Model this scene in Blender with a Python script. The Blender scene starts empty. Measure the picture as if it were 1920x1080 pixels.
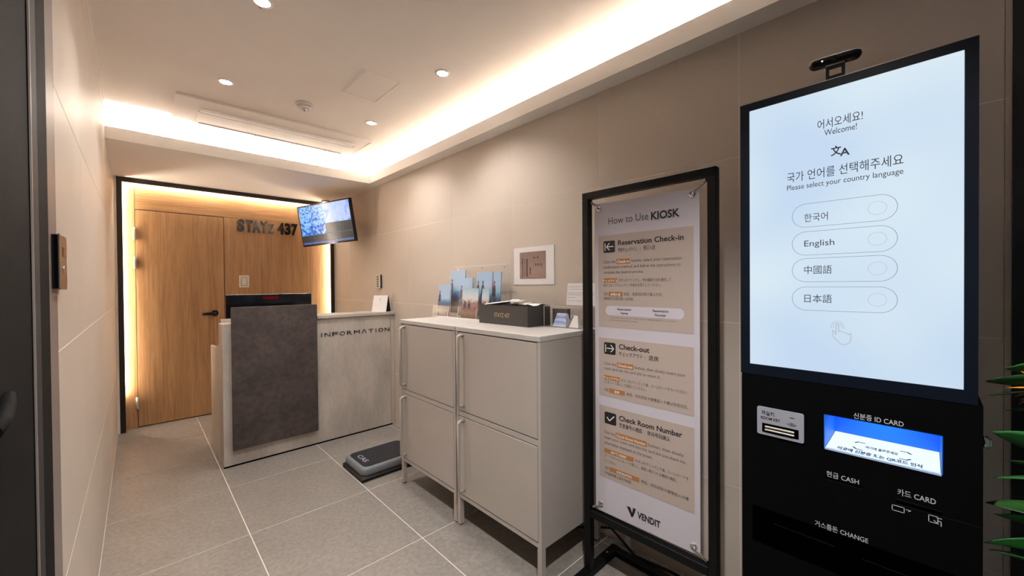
import bpy, bmesh, math, random
from mathutils import Vector, Matrix

random.seed(4)
S = bpy.context.scene
COL = S.collection
PI = math.pi

# ---------------------------------------------------------------- camera
cam_data = bpy.data.cameras.new('camera')
cam = bpy.data.objects.new('camera', cam_data)
COL.objects.link(cam)
S.camera = cam
cam_data.sensor_width = 36.0
cam_data.lens = 739.548 / 1920.0 * 36.0
cam_data.clip_start = 0.02
CAM_YAW, CAM_PITCH, CAM_ROLL = 0.758966895, -0.00964618, 0.00828316
_f = Vector((math.sin(CAM_YAW) * math.cos(CAM_PITCH), math.cos(CAM_YAW) * math.cos(CAM_PITCH), math.sin(CAM_PITCH)))
_r = Vector((math.cos(CAM_YAW), -math.sin(CAM_YAW), 0))
_d = _f.cross(_r)
_r2 = _r * math.cos(CAM_ROLL) + _d * math.sin(CAM_ROLL)
_d2 = -_r * math.sin(CAM_ROLL) + _d * math.cos(CAM_ROLL)
cam.matrix_world = Matrix(((_r2.x, -_d2.x, -_f.x, 0), (_r2.y, -_d2.y, -_f.y, 0), (_r2.z, -_d2.z, -_f.z, 1.3), (0, 0, 0, 1)))

# ---------------------------------------------------------------- world, exposure, light levels
S.view_settings.view_transform = 'Standard'
S.view_settings.look = 'None'
S.view_settings.gamma = 1.0
S.view_settings.use_curve_mapping = False
S.view_settings.exposure = 0.4
S.cycles.use_denoising = True
S.cycles.max_bounces = 10
S.cycles.diffuse_bounces = 6
S.cycles.transparent_max_bounces = 16
world = bpy.data.worlds.new('world')
S.world = world
world.use_nodes = True
world.node_tree.nodes['Background'].inputs[0].default_value = (0.92, 0.90, 1.0, 1)
world.node_tree.nodes['Background'].inputs[1].default_value = 0.07

COVE_EMIT = 860.0            # led strips in the ceiling cove
COVE_COL = (1.0, 0.95, 0.905)
PANEL_EMIT = 150.0           # led strips behind the black frame of the wood wall
PANEL_COL = (1.0, 0.84, 0.66)
DOWN_W = 26.5               # each downlight
DOWN_COL = (1.0, 0.965, 0.925)

# ---------------------------------------------------------------- room measures
XL, XR = -0.145, 1.74
YB = 5.023
ZC = 2.507       # main ceiling
ZS = 2.285       # underside of the cove lip and of the rear soffit
LIPX, LIPY = 1.64, 3.72

# ---------------------------------------------------------------- materials
def srgb(r, g, b):
    def c(v):
        v /= 255.0
        return v / 12.92 if v <= 0.04045 else ((v + 0.055) / 1.055) ** 2.4
    return (c(r), c(g), c(b), 1.0)

def new_mat(name):
    m = bpy.data.materials.new(name)
    m.use_nodes = True
    return m, m.node_tree, m.node_tree.nodes['Principled BSDF']

def mat(name, col, rough=0.5, metal=0.0, var=0.0, scale=(8, 8, 8), bump=0.0, spec=0.5, detail=4.0, col2=None, coat=0.0):
    m, nt, b = new_mat(name)
    b.inputs['Roughness'].default_value = rough
    b.inputs['Metallic'].default_value = metal
    b.inputs['Specular IOR Level'].default_value = spec
    b.inputs['Coat Weight'].default_value = coat
    tc = nt.nodes.new('ShaderNodeTexCoord')
    mp = nt.nodes.new('ShaderNodeMapping')
    mp.inputs['Scale'].default_value = scale
    nt.links.new(tc.outputs['Object'], mp.inputs['Vector'])
    nz = nt.nodes.new('ShaderNodeTexNoise')
    nz.inputs['Scale'].default_value = 1.0
    nz.inputs['Detail'].default_value = detail
    nt.links.new(mp.outputs[0], nz.inputs['Vector'])
    rp = nt.nodes.new('ShaderNodeValToRGB')
    rp.color_ramp.elements[0].position = 0.3
    rp.color_ramp.elements[1].position = 0.7
    v = var
    a = tuple(max(0, c * (1 - v)) for c in col[:3]) + (1,)
    z = tuple(min(1, c * (1 + v)) for c in (col2 or col)[:3]) + (1,)
    rp.color_ramp.elements[0].color = a
    rp.color_ramp.elements[1].color = z
    nt.links.new(nz.outputs['Fac'], rp.inputs[0])
    nt.links.new(rp.outputs[0], b.inputs['Base Color'])
    if bump:
        bp = nt.nodes.new('ShaderNodeBump')
        bp.inputs['Strength'].default_value = bump
        bp.inputs['Distance'].default_value = 0.002
        nt.links.new(nz.outputs['Fac'], bp.inputs['Height'])
        nt.links.new(bp.outputs[0], b.inputs['Normal'])
    return m

def emit(name, col, strength):
    m, nt, b = new_mat(name)
    b.inputs['Base Color'].default_value = (0, 0, 0, 1)
    b.inputs['Emission Color'].default_value = tuple(col[:3]) + (1,)
    b.inputs['Emission Strength'].default_value = strength
    b.inputs['Specular IOR Level'].default_value = 0.0
    return m

def tile_mat(name, col, var, sc1, rough, sc2=90.0, var2=0.05, bump=0.02, streak=(1, 1, 1), spec=0.5):
    """stone tile: large clouds plus fine speckle, shifted per object"""
    m, nt, b = new_mat(name)
    b.inputs['Roughness'].default_value = rough
    b.inputs['Specular IOR Level'].default_value = spec
    tc = nt.nodes.new('ShaderNodeTexCoord')
    oi = nt.nodes.new('ShaderNodeObjectInfo')
    ad = nt.nodes.new('ShaderNodeVectorMath'); ad.operation = 'MULTIPLY_ADD'
    cb = nt.nodes.new('ShaderNodeCombineXYZ')
    for i in range(3):
        nt.links.new(oi.outputs['Random'], cb.inputs[i])
    nt.links.new(cb.outputs[0], ad.inputs[0])
    ad.inputs[1].default_value = (31, 17, 23)
    mp = nt.nodes.new('ShaderNodeMapping'); mp.inputs['Scale'].default_value = streak
    nt.links.new(tc.outputs['Object'], mp.inputs['Vector'])
    nt.links.new(mp.outputs[0], ad.inputs[2])
    n1 = nt.nodes.new('ShaderNodeTexNoise'); n1.inputs['Scale'].default_value = sc1; n1.inputs['Detail'].default_value = 5
    n2 = nt.nodes.new('ShaderNodeTexNoise'); n2.inputs['Scale'].default_value = sc2; n2.inputs['Detail'].default_value = 3
    nt.links.new(ad.outputs[0], n1.inputs['Vector']); nt.links.new(ad.outputs[0], n2.inputs['Vector'])
    r1 = nt.nodes.new('ShaderNodeMapRange'); r1.inputs[1].default_value = .3; r1.inputs[2].default_value = .7
    r1.inputs[3].default_value = 1 - var; r1.inputs[4].default_value = 1 + var
    r2 = nt.nodes.new('ShaderNodeMapRange'); r2.inputs[1].default_value = .35; r2.inputs[2].default_value = .65
    r2.inputs[3].default_value = 1 - var2; r2.inputs[4].default_value = 1 + var2
    nt.links.new(n1.outputs['Fac'], r1.inputs[0]); nt.links.new(n2.outputs['Fac'], r2.inputs[0])
    mu = nt.nodes.new('ShaderNodeMath'); mu.operation = 'MULTIPLY'
    nt.links.new(r1.outputs[0], mu.inputs[0]); nt.links.new(r2.outputs[0], mu.inputs[1])
    vm = nt.nodes.new('ShaderNodeVectorMath'); vm.operation = 'SCALE'
    vm.inputs[0].default_value = col[:3]
    nt.links.new(mu.outputs[0], vm.inputs['Scale'])
    nt.links.new(vm.outputs[0], b.inputs['Base Color'])
    bp = nt.nodes.new('ShaderNodeBump'); bp.inputs['Strength'].default_value = bump; bp.inputs['Distance'].default_value = .002
    nt.links.new(n2.outputs['Fac'], bp.inputs['Height']); nt.links.new(bp.outputs[0], b.inputs['Normal'])
    return m

def wood_mat(name, c1, c2, vertical=True):
    m, nt, b = new_mat(name)
    b.inputs['Roughness'].default_value = 0.42
    tc = nt.nodes.new('ShaderNodeTexCoord')
    mp = nt.nodes.new('ShaderNodeMapping')
    mp.inputs['Scale'].default_value = (26, 26, 1.3) if vertical else (1.3, 26, 26)
    nt.links.new(tc.outputs['Object'], mp.inputs['Vector'])
    nz = nt.nodes.new('ShaderNodeTexNoise'); nz.inputs['Scale'].default_value = 1.0; nz.inputs['Detail'].default_value = 8
    nz.inputs['Distortion'].default_value = 1.2; nz.inputs['Roughness'].default_value = .65
    nt.links.new(mp.outputs[0], nz.inputs['Vector'])
    mp2 = nt.nodes.new('ShaderNodeMapping')
    mp2.inputs['Scale'].default_value = (150, 150, 5) if vertical else (5, 150, 150)
    nt.links.new(tc.outputs['Object'], mp2.inputs['Vector'])
    n2 = nt.nodes.new('ShaderNodeTexNoise'); n2.inputs['Scale'].default_value = 1.0; n2.inputs['Detail'].default_value = 3
    nt.links.new(mp2.outputs[0], n2.inputs['Vector'])
    mx = nt.nodes.new('ShaderNodeMath'); mx.operation = 'MULTIPLY_ADD'; mx.inputs[1].default_value = .35
    sb = nt.nodes.new('ShaderNodeMath'); sb.operation = 'MULTIPLY'; sb.inputs[1].default_value = .65
    nt.links.new(nz.outputs['Fac'], sb.inputs[0])
    nt.links.new(n2.outputs['Fac'], mx.inputs[0]); nt.links.new(sb.outputs[0], mx.inputs[2])
    rp = nt.nodes.new('ShaderNodeValToRGB')
    rp.color_ramp.elements[0].position = .36; rp.color_ramp.elements[1].position = .64
    rp.color_ramp.elements[0].color = c1; rp.color_ramp.elements[1].color = c2
    nt.links.new(mx.outputs[0], rp.inputs[0]); nt.links.new(rp.outputs[0], b.inputs['Base Color'])
    return m

def glass_mat(name, tint=(1, 1, 1, 1), alpha=0.14):
    """clear acrylic sheet: mostly see-through with a glossy surface"""
    m, nt, b = new_mat(name)
    nt.nodes.remove(b)
    out = [n for n in nt.nodes if n.type == 'OUTPUT_MATERIAL'][0]
    tr = nt.nodes.new('ShaderNodeBsdfTransparent'); tr.inputs[0].default_value = tint
    gl = nt.nodes.new('ShaderNodeBsdfGlossy'); gl.inputs['Roughness'].default_value = .16
    fr = nt.nodes.new('ShaderNodeLayerWeight'); fr.inputs[0].default_value = .5
    pw = nt.nodes.new('ShaderNodeMath'); pw.operation = 'POWER'; pw.inputs[1].default_value = 4.0
    nt.links.new(fr.outputs['Facing'], pw.inputs[0])
    ad = nt.nodes.new('ShaderNodeMath'); ad.operation = 'MULTIPLY_ADD'; ad.inputs[1].default_value = .5; ad.inputs[2].default_value = .035; ad.use_clamp = True
    nt.links.new(pw.outputs[0], ad.inputs[0])
    mx = nt.nodes.new('ShaderNodeMixShader')
    nt.links.new(ad.outputs[0], mx.inputs[0]); nt.links.new(tr.outputs[0], mx.inputs[1]); nt.links.new(gl.outputs[0], mx.inputs[2])
    nt.links.new(mx.outputs[0], out.inputs[0])
    return m

def grad_mat(name, stops, axis='Z', lo=0.0, hi=1.0, noise=0.0, nscale=30.0, emission=0.0, rough=.35):
    """printed sheet or lit screen: colour ramp along one object axis, broken by noise"""
    m, nt, b = new_mat(name)
    b.inputs['Roughness'].default_value = rough
    tc = nt.nodes.new('ShaderNodeTexCoord')
    sp = nt.nodes.new('ShaderNodeSeparateXYZ')
    nt.links.new(tc.outputs['Object'], sp.inputs[0])
    mr = nt.nodes.new('ShaderNodeMapRange'); mr.inputs[1].default_value = lo; mr.inputs[2].default_value = hi
    nt.links.new(sp.outputs[axis], mr.inputs[0])
    nz = nt.nodes.new('ShaderNodeTexNoise'); nz.inputs['Scale'].default_value = nscale; nz.inputs['Detail'].default_value = 6
    nt.links.new(tc.outputs['Object'], nz.inputs['Vector'])
    ma = nt.nodes.new('ShaderNodeMath'); ma.operation = 'MULTIPLY_ADD'; ma.inputs[1].default_value = noise; ma.inputs[2].default_value = -noise * .5
    nt.links.new(nz.outputs['Fac'], ma.inputs[0])
    ad = nt.nodes.new('ShaderNodeMath'); ad.operation = 'ADD'
    nt.links.new(mr.outputs[0], ad.inputs[0]); nt.links.new(ma.outputs[0], ad.inputs[1])
    rp = nt.nodes.new('ShaderNodeValToRGB')
    el = rp.color_ramp.elements
    while len(el) < len(stops):
        el.new(.5)
    for e, (p, c) in zip(el, stops):
        e.position = p; e.color = c
    nt.links.new(ad.outputs[0], rp.inputs[0])
    if emission:
        b.inputs['Base Color'].default_value = (0.004, 0.004, 0.005, 1)
        nt.links.new(rp.outputs[0], b.inputs['Emission Color'])
        b.inputs['Emission Strength'].default_value = emission
        b.inputs['Roughness'].default_value = .18
    else:
        nt.links.new(rp.outputs[0], b.inputs['Base Color'])
    return m

M = dict(
    wall=tile_mat('wall_tile_stone', (.585, .51, .44), .035, 2.2, .42, 120, .012, .012),
    grout=mat('pale_grout', (.86, .80, .70, 1), .7, var=.03),
    floor=tile_mat('floor_tile_stone', (.25, .228, .208), .06, 5.0, .40, 50, .13, .04),
    fgrout=mat('floor_grout', (.80, .74, .66, 1), .7, var=.03),
    ceiling=mat('ceiling_paint', (.89, .835, .785, 1), .85, var=.015, scale=(3, 3, 3)),
    white=mat('white_paint', (.88, .85, .81, 1), .6, var=.02, scale=(4, 4, 4)),
    oak=wood_mat('oak_veneer', (.32, .168, .072, 1), (.52, .305, .148, 1)),
    oakh=wood_mat('oak_veneer_horizontal', (.32, .168, .072, 1), (.52, .305, .148, 1), False),
    bronze=mat('dark_bronze_metal', (.012, .008, .006, 1), .4, var=.1, metal=.0),
    black=mat('black_powder_coat', (.0045, .0045, .005, 1), .45, var=.1, spec=.2),
    gblack=mat('gloss_black', (.004, .004, .006, 1), .12, var=.1),
    kblack=mat('kiosk_black_steel', (.0015, .0017, .0024, 1), .6, var=.1, spec=.08),
    kdark=mat('kiosk_recess_black', (.0006, .0006, .0008, 1), .8, var=.1, spec=.0),
    bezel=mat('navy_black_bezel', (.005, .008, .016, 1), .35, var=.1, spec=.3),
    steel=mat('brushed_steel', (.55, .48, .42, 1), .28, metal=1.0, var=.08, scale=(4, 4, 200)),
    chrome=mat('chrome', (.8, .78, .75, 1), .12, metal=1.0, var=.02),
    hinge=mat('hinge_satin_nickel', (.75, .68, .58, 1), .35, metal=.6, var=.03),
    letter=mat('polished_dark_letters', (.012, .008, .006, 1), .22, metal=0.0, var=.05, spec=.3),
    ink=mat('black_ink', (.012, .011, .012, 1), .6, var=.05),
    inkgrey=mat('grey_ink', (.10, .09, .085, 1), .6, var=.05),
    concrete=tile_mat('whitewashed_board', (.47, .43, .39), .17, 3.0, .6, 22, .05, .03, (2.2, 2.2, .8)),
    side=mat('light_melamine', (.52, .46, .40, 1), .45, var=.03),
    slate=tile_mat('dark_slate_laminate', (.058, .046, .044), .26, 6.0, .55, 30, .22, .06),
    cabinet=mat('beige_powder_coat', (.47, .425, .385, 1), .38, var=.012),
    cablid=mat('beige_white_lid', (.56, .53, .50, 1), .35, var=.012),
    poster=mat('white_banner_vinyl', (.60, .56, .62, 1), .5, var=.012),
    pink=mat('beige_print', (.49, .40, .355, 1), .5, var=.012),
    pill=mat('pale_print', (.62, .58, .64, 1), .5, var=.01),
    orange=mat('orange_brown_print', (.46, .20, .06, 1), .5, var=.03),
    whiteink=mat('white_ink', (.86, .84, .84, 1), .6, var=.01),
    paper=mat('white_paper', (.80, .77, .76, 1), .7, var=.03),
    navy=mat('navy_card', (.012, .018, .06, 1), .5, var=.05),
    box=mat('dark_grey_box', (.050, .046, .044, 1), .5, var=.06),
    gold=mat('gold_print', (.62, .47, .28, 1), .4, var=.05, metal=.3),
    rubber=mat('black_rubber', (.015, .015, .017, 1), .65, var=.15, scale=(40, 40, 40)),
    scalegrey=mat('blue_grey_plastic', (.20, .215, .235, 1), .35, var=.03),
    platemat=mat('charcoal_rubber_mat', (.014, .015, .020, 1), .6, var=.1, scale=(60, 60, 60), spec=.3),
    slotmetal=mat('slot_ivory_metal', (.62, .57, .50, 1), .35, var=.1, metal=.2),
    keyplate=mat('silver_key_plate', (.36, .37, .43, 1), .4, var=.03),
    acrylic=glass_mat('clear_acrylic'),
    kwhite=mat('kiosk_white_ink', (.62, .62, .66, 1), .6, var=.01),
    leaf=mat('dark_green_leaf', (.012, .055, .012, 1), .38, var=.35, scale=(9, 9, 9), col2=(.03, .11, .02)),
    leafb=mat('bright_green_leaf', (.03, .20, .04, 1), .35, var=.3, scale=(9, 9, 9), col2=(.05, .27, .06)),
    petal=mat('orange_petal', (.75, .26, .015, 1), .45, var=.2),
    stem=mat('green_stem', (.06, .12, .03, 1), .5, var=.2),
    soil=mat('dark_soil', (.02, .014, .01, 1), .9, var=.4, scale=(60, 60, 60), bump=.6),
    pot=mat('dark_pot', (.03, .03, .03, 1), .5, var=.1),
    switch=mat('white_plastic', (.72, .68, .62, 1), .35, var=.01),
    doorblk=mat('black_door_leaf', (.0045, .0045, .0048, 1), .7, var=.1, spec=.06),
    doorgrey=mat('dark_grey_stile', (.022, .022, .024, 1), .6, var=.05, spec=.2),
    trimgrey=mat('taupe_metal_trim', (.21, .175, .155, 1), .4, var=.03),
    cove=emit('led_warm_white', COVE_COL, COVE_EMIT),
    panel_led=emit('led_amber', PANEL_COL, PANEL_EMIT),
    lens=emit('downlight_lens', (1, .93, .84), 22.0),
)

# ---------------------------------------------------------------- mesh helpers
def wloc(o):
    v = Vector((0, 0, 0))
    while o is not None:
        v = v + o.location
        o = o.parent
    return v

def box(bm, x0, x1, y0, y1, z0, z1, bev=0.0, seg=1):
    if x1 < x0: x0, x1 = x1, x0
    if y1 < y0: y0, y1 = y1, y0
    if z1 < z0: z0, z1 = z1, z0
    vs = [bm.verts.new(p) for p in ((x0, y0, z0), (x1, y0, z0), (x1, y1, z0), (x0, y1, z0), (x0, y0, z1), (x1, y0, z1), (x1, y1, z1), (x0, y1, z1))]
    fs = [bm.faces.new([vs[i] for i in f]) for f in ((0, 3, 2, 1), (4, 5, 6, 7), (0, 1, 5, 4), (1, 2, 6, 5), (2, 3, 7, 6), (3, 0, 4, 7))]
    if bev:
        es = set(e for f in fs for e in f.edges)
        bmesh.ops.bevel(bm, geom=list(es), offset=bev, segments=seg, profile=.5, affect='EDGES', clamp_overlap=True)
    return bm

def BM():
    return bmesh.new()

def bx(*a, **k):
    return box(BM(), *a, **k)

def cyl(bm, p0, p1, r0, r1=None, n=16, cap=True):
    r1 = r0 if r1 is None else r1
    p0, p1 = Vector(p0), Vector(p1)
    d = (p1 - p0).normalized()
    a = d.orthogonal().normalized(); b = d.cross(a)
    A = []; B = []
    for i in range(n):
        t = 2 * PI * i / n
        o = a * math.cos(t) + b * math.sin(t)
        A.append(bm.verts.new(p0 + o * r0)); B.append(bm.verts.new(p1 + o * r1))
    for i in range(n):
        j = (i + 1) % n
        f = bm.faces.new((A[i], A[j], B[j], B[i])); f.smooth = True
    if cap:
        bm.faces.new(A[::-1]); bm.faces.new(B)
    return bm

def tube(bm, pts, r, n=10):
    pts = [Vector(p) for p in pts]
    rings = []
    up = None
    for i, p in enumerate(pts):
        if i == 0: d = pts[1] - p
        elif i == len(pts) - 1: d = p - pts[i - 1]
        else: d = (pts[i + 1] - p).normalized() + (p - pts[i - 1]).normalized()
        d.normalize()
        a = d.orthogonal().normalized() if up is None else (up - d * up.dot(d)).normalized()
        up = a
        b = d.cross(a)
        rr = r[i] if isinstance(r, (list, tuple)) else r
        rings.append([bm.verts.new(p + (a * math.cos(2 * PI * k / n) + b * math.sin(2 * PI * k / n)) * rr) for k in range(n)])
    for A, B in zip(rings, rings[1:]):
        for k in range(n):
            j = (k + 1) % n
            f = bm.faces.new((A[k], A[j], B[j], B[k])); f.smooth = True
    bm.faces.new(rings[0][::-1]); bm.faces.new(rings[-1])
    return bm

def ring(bm, c, axis, r_out, r_in, h, n=28):
    """flat washer: centre c, extruded by h along axis"""
    c = Vector(c); d = Vector(axis).normalized()
    a = d.orthogonal().normalized(); b = d.cross(a)
    R = []
    for rr, hh in ((r_in, 0), (r_out, 0), (r_out, h), (r_in, h)):
        R.append([bm.verts.new(c + d * hh + (a * math.cos(2 * PI * k / n) + b * math.sin(2 * PI * k / n)) * rr) for k in range(n)])
    for q in range(4):
        A, B = R[q], R[(q + 1) % 4]
        for k in range(n):
            j = (k + 1) % n
            f = bm.faces.new((A[k], A[j], B[j], B[k])); f.smooth = True
    return bm

def prism(bm, pts, F, t=0.0):
    """polygon of 2D points mapped by F(a, b, depth); t gives thickness towards the viewer"""
    A = [bm.verts.new(F(a, b, 0)) for a, b in pts]
    if t == 0:
        bm.faces.new(A)
        return bm
    B = [bm.verts.new(F(a, b, t)) for a, b in pts]
    bm.faces.new(A[::-1]); bm.faces.new(B)
    n = len(pts)
    for i in range(n):
        j = (i + 1) % n
        bm.faces.new((A[i], A[j], B[j], B[i]))
    return bm

def rrect(cx, cy, w, h, r, n=6):
    out = []
    for qx, qy, t0 in ((1, 1, 0), (-1, 1, 90), (-1, -1, 180), (1, -1, 270)):
        for k in range(n + 1):
            t = math.radians(t0 + 90.0 * k / n)
            out.append((cx + qx * (w / 2 - r) + r * math.cos(t), cy + qy * (h / 2 - r) + r * math.sin(t)))
    return out

def outline(bm, pts, F, wid, t=0.0004, closed=True):
    """stroke along 2D points"""
    n = len(pts)
    cx = sum(p[0] for p in pts) / n; cy = sum(p[1] for p in pts) / n
    rngs = range(n) if closed else range(n - 1)
    for i in rngs:
        a, b = Vector(pts[i]), Vector(pts[(i + 1) % n])
        d = (b - a)
        if d.length < 1e-7: continue
        d.normalize(); nn = Vector((-d.y, d.x)) * wid / 2
        e = d * wid * .3
        q = [a - e + nn, b + e + nn, b + e - nn, a - e - nn]
        prism(bm, [(v.x, v.y) for v in q], F, t)
    return bm

# planes: a runs to the reader's right, b runs up, d comes out of the surface
def FX(x):      # surface that faces -X (right wall side); a = -y
    return lambda a, b, d: (x - d, -a, b)

def FY(y):      # surface that faces -Y; a = x
    return lambda a, b, d: (a, y - d, b)

def FZ(z):      # top surface; a = -y, b = x
    return lambda a, b, d: (b, -a, z + d)

def obj(name, bm, m, parent=None, local=False, smooth=False):
    bmesh.ops.recalc_face_normals(bm, faces=bm.faces)
    me = bpy.data.meshes.new(name)
    if parent is None and not local:
        xs = [v.co.x for v in bm.verts]; ys = [v.co.y for v in bm.verts]; zs = [v.co.z for v in bm.verts]
        o0 = Vector(((min(xs) + max(xs)) / 2, (min(ys) + max(ys)) / 2, min(zs)))
        bmesh.ops.translate(bm, verts=bm.verts, vec=-o0)
    elif parent is not None and not local:
        bmesh.ops.translate(bm, verts=bm.verts, vec=-wloc(parent))
        o0 = Vector((0, 0, 0))
    else:
        o0 = Vector((0, 0, 0))
    bm.to_mesh(me); bm.free()
    me.materials.append(M[m] if isinstance(m, str) else m)
    if smooth:
        for p in me.polygons: p.use_smooth = True
    o = bpy.data.objects.new(name, me)
    o.location = o0
    o.parent = parent
    COL.objects.link(o)
    return o

def piece(name, bm, m, parent):
    """a part whose origin sits at its own centre, so that per-object shading varies"""
    c = Vector((0, 0, 0))
    for v in bm.verts: c += v.co
    c /= len(bm.verts)
    w = wloc(parent)
    bmesh.ops.translate(bm, verts=bm.verts, vec=-c)
    bmesh.ops.recalc_face_normals(bm, faces=bm.faces)
    me = bpy.data.meshes.new(name); bm.to_mesh(me); bm.free(); me.materials.append(M[m])
    o = bpy.data.objects.new(name, me); o.parent = parent; o.location = c - w
    COL.objects.link(o)
    return o

def thing(name, label, cat, loc=(0, 0, 0), rot=(0, 0, 0), group=None):
    o = bpy.data.objects.new(name, None)
    o.empty_display_size = .05
    COL.objects.link(o)
    o.location = loc; o.rotation_euler = rot
    o['label'] = label; o['category'] = cat
    if group: o['group'] = group
    return o

def tag(o, label, cat, group=None):
    o['label'] = label; o['category'] = cat
    if group: o['group'] = group
    return o

def struct(name, bm, m, parent=None):
    o = obj(name, bm, m, parent)
    if parent is None: o['kind'] = 'structure'
    return o

def text_bm(bm, s, F, a0, b0, size, a1=None, bold=0.0, depth=0.0006, align='L', shear=0.0):
    """lettering as geometry. a0 = left edge, b0 = baseline, size = em height, a1 = right edge (stretch to fit)"""
    c = bpy.data.curves.new('lettering', 'FONT')
    c.body = s; c.size = 1.0; c.offset = bold; c.shear = shear
    c.resolution_u = 3
    o = bpy.data.objects.new('lettering', c)
    COL.objects.link(o)
    dg = bpy.context.evaluated_depsgraph_get()
    me = bpy.data.meshes.new_from_object(o.evaluated_get(dg))
    bpy.data.objects.remove(o); bpy.data.curves.remove(c)
    t = BM(); t.from_mesh(me); bpy.data.meshes.remove(me)
    if not t.verts:
        t.free(); return bm
    x0 = min(v.co.x for v in t.verts); x1 = max(v.co.x for v in t.verts)
    kx = size if a1 is None else (a1 - a0) / max(1e-6, x1 - x0)
    off = -x0 * kx
    if a1 is None and align == 'C': off = -(x0 + x1) / 2 * kx
    if a1 is None and align == 'R': off = -x1 * kx
    if depth > .002:
        r = bmesh.ops.extrude_face_region(t, geom=t.faces[:])
        up = set(v for v in r['geom'] if isinstance(v, bmesh.types.BMVert))
    else:
        up = set(t.verts)
    mp = {}
    for v in t.verts:
        mp[v] = bm.verts.new(F(a0 + off + v.co.x * kx, b0 + v.co.y * size, depth if v in up else 0.0))
    for f in t.faces:
        try: bm.faces.new([mp[v] for v in f.verts])
        except ValueError: pass
    t.free()
    return bm

# ================================================================ STRUCTURE
# ---- floor: grout bed with laid tiles
floor = struct('floor', bx(XL - .02, XR + .02, -.35, YB + .03, -.05, -.0015), 'fgrout')
FXL = [XL, .411, 1.046, 1.683, XR]
FYL = [-.35, -.178, .477, 1.132, 1.787, 2.447, 3.097, 3.752, 4.407, YB]
G = .0022
for i in range(len(FXL) - 1):
    for j in range(len(FYL) - 1):
        x0, x1, y0, y1 = FXL[i] + G, FXL[i + 1] - G, FYL[j] + G, FYL[j + 1] - G
        piece('floor_tile', bx(x0, x1, y0, y1, -.006, 0.0, bev=.0006), 'floor', floor)

# ---- walls
wl = struct('wall_left', bx(XL - .08, XL - .0007, 1.478, YB + .03, 0, ZC), 'grout')
zs = [0, .548, 1.142, 1.80, 2.40, ZC]
ys = [1.478, 2.12, 2.78, 3.44, 4.10, 4.76, YB + .02]
for i in range(len(zs) - 1):
    for j in range(len(ys) - 1):
        piece('wall_tile', bx(XL - .008, XL, ys[j] + .0004, ys[j + 1] - .0004, zs[i] + .0018, zs[i + 1] - .0018), 'wall', wl)
wr = struct('wall_right', bx(XR + .0007, XR + .08, -.145, YB + .03, 0, ZC), 'grout')
zs = [0, .475, 1.137, 1.80, ZC]
ys = [-.145, .517, 1.174, 1.836, 2.496, 3.156, 3.816, 4.476, YB + .02]
for i in range(len(zs) - 1):
    for j in range(len(ys) - 1):
        g = .0012 if ys[j] < 1.1 else .0008
        piece('wall_tile', bx(XR, XR + .008, ys[j] + g, ys[j + 1] - g, zs[i] + .0013, zs[i + 1] - .0013), 'wall', wr)

# ---- back wall: oak panelling with a flush door, inside a black frame
wb = struct('wall_back', bx(XL - .05, XR + .05, YB + .022, YB + .10, 0, ZC), 'bronze')
piece('wood_panel', bx(XL, -.0145, YB, YB + .02, 0, 2.30), 'oak', wb)
piece('wood_panel', bx(-.0115, XR, YB, YB + .02, 2.022, 2.30), 'oakh', wb)
piece('wood_panel', bx(.654, XR, YB, YB + .02, 0, 2.020), 'oak', wb)
door = struct('door_1', bx(-.0100, .649, YB - .001, YB + .02, .010, 2.014, bev=.0012), 'oak')
for z0, z1 in ((1.735, 1.853), (1.470, 1.583), (.173, .286)):
    h = BM()
    cyl(h, (-.019, YB - .012, z0), (-.019, YB - .012, z1), .0075, n=12)
    box(h, -.030, -.008, YB - .006, YB - .0005, z0 + .004, z1 - .004)
    hg = obj('hinge', h, 'hinge', door)
h = BM()
cyl(h, (.568, YB - .001, 1.030), (.568, YB - .013, 1.030), .030, n=28)
cyl(h, (.568, YB - .013, 1.030), (.568, YB - .052, 1.030), .012, n=16)
tube(h, [(.572, YB - .052, 1.030), (.54, YB - .054, 1.030), (.50, YB - .053, 1.028), (.462, YB - .050, 1.027)], [.016, .0155, .0145, .012], 12)
obj('door_handle', h, 'black', door)

YF = 4.93
fr = BM()
box(fr, -.1275, -.0925, YF, YF + .020, 0, 2.283)
box(fr, -.0925, 1.683, YF, YF + .020, 2.243, 2.283)
box(fr, 1.683, 1.724, YF, YF + .020, 0, 2.283)
# returns to the wall
box(fr, -.1275, -.1215, YF + .020, YB, 0, 2.283)
box(fr, -.1215, 1.718, YF + .020, YB, 2.277, 2.283)
box(fr, 1.718, 1.724, YF + .020, YB, 0, 2.283)
t1 = struct('trim_1', fr, 'bronze')
l = BM(); box(l, -.1150, -.1075, YF + .050, YF + .055, .33, 2.255); obj('led_strip', l, 'panel_led', t1)
l = BM(); box(l, -.09, 1.68, YF + .050, YF + .055, 2.2600, 2.2675); obj('led_strip', l, 'panel_led', t1)
l = BM(); box(l, 1.7055, 1.713, YF + .050, YF + .055, .33, 2.255); obj('led_strip', l, 'panel_led', t1)
# side infill between frame and tiled walls
struct('trim_2', bx(XL, -.1285, YF + .004, YB, 0, ZS), 'white')
struct('trim_3', bx(1.7255, XR, YF + .004, YB, 0, ZS), 'white')

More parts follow.
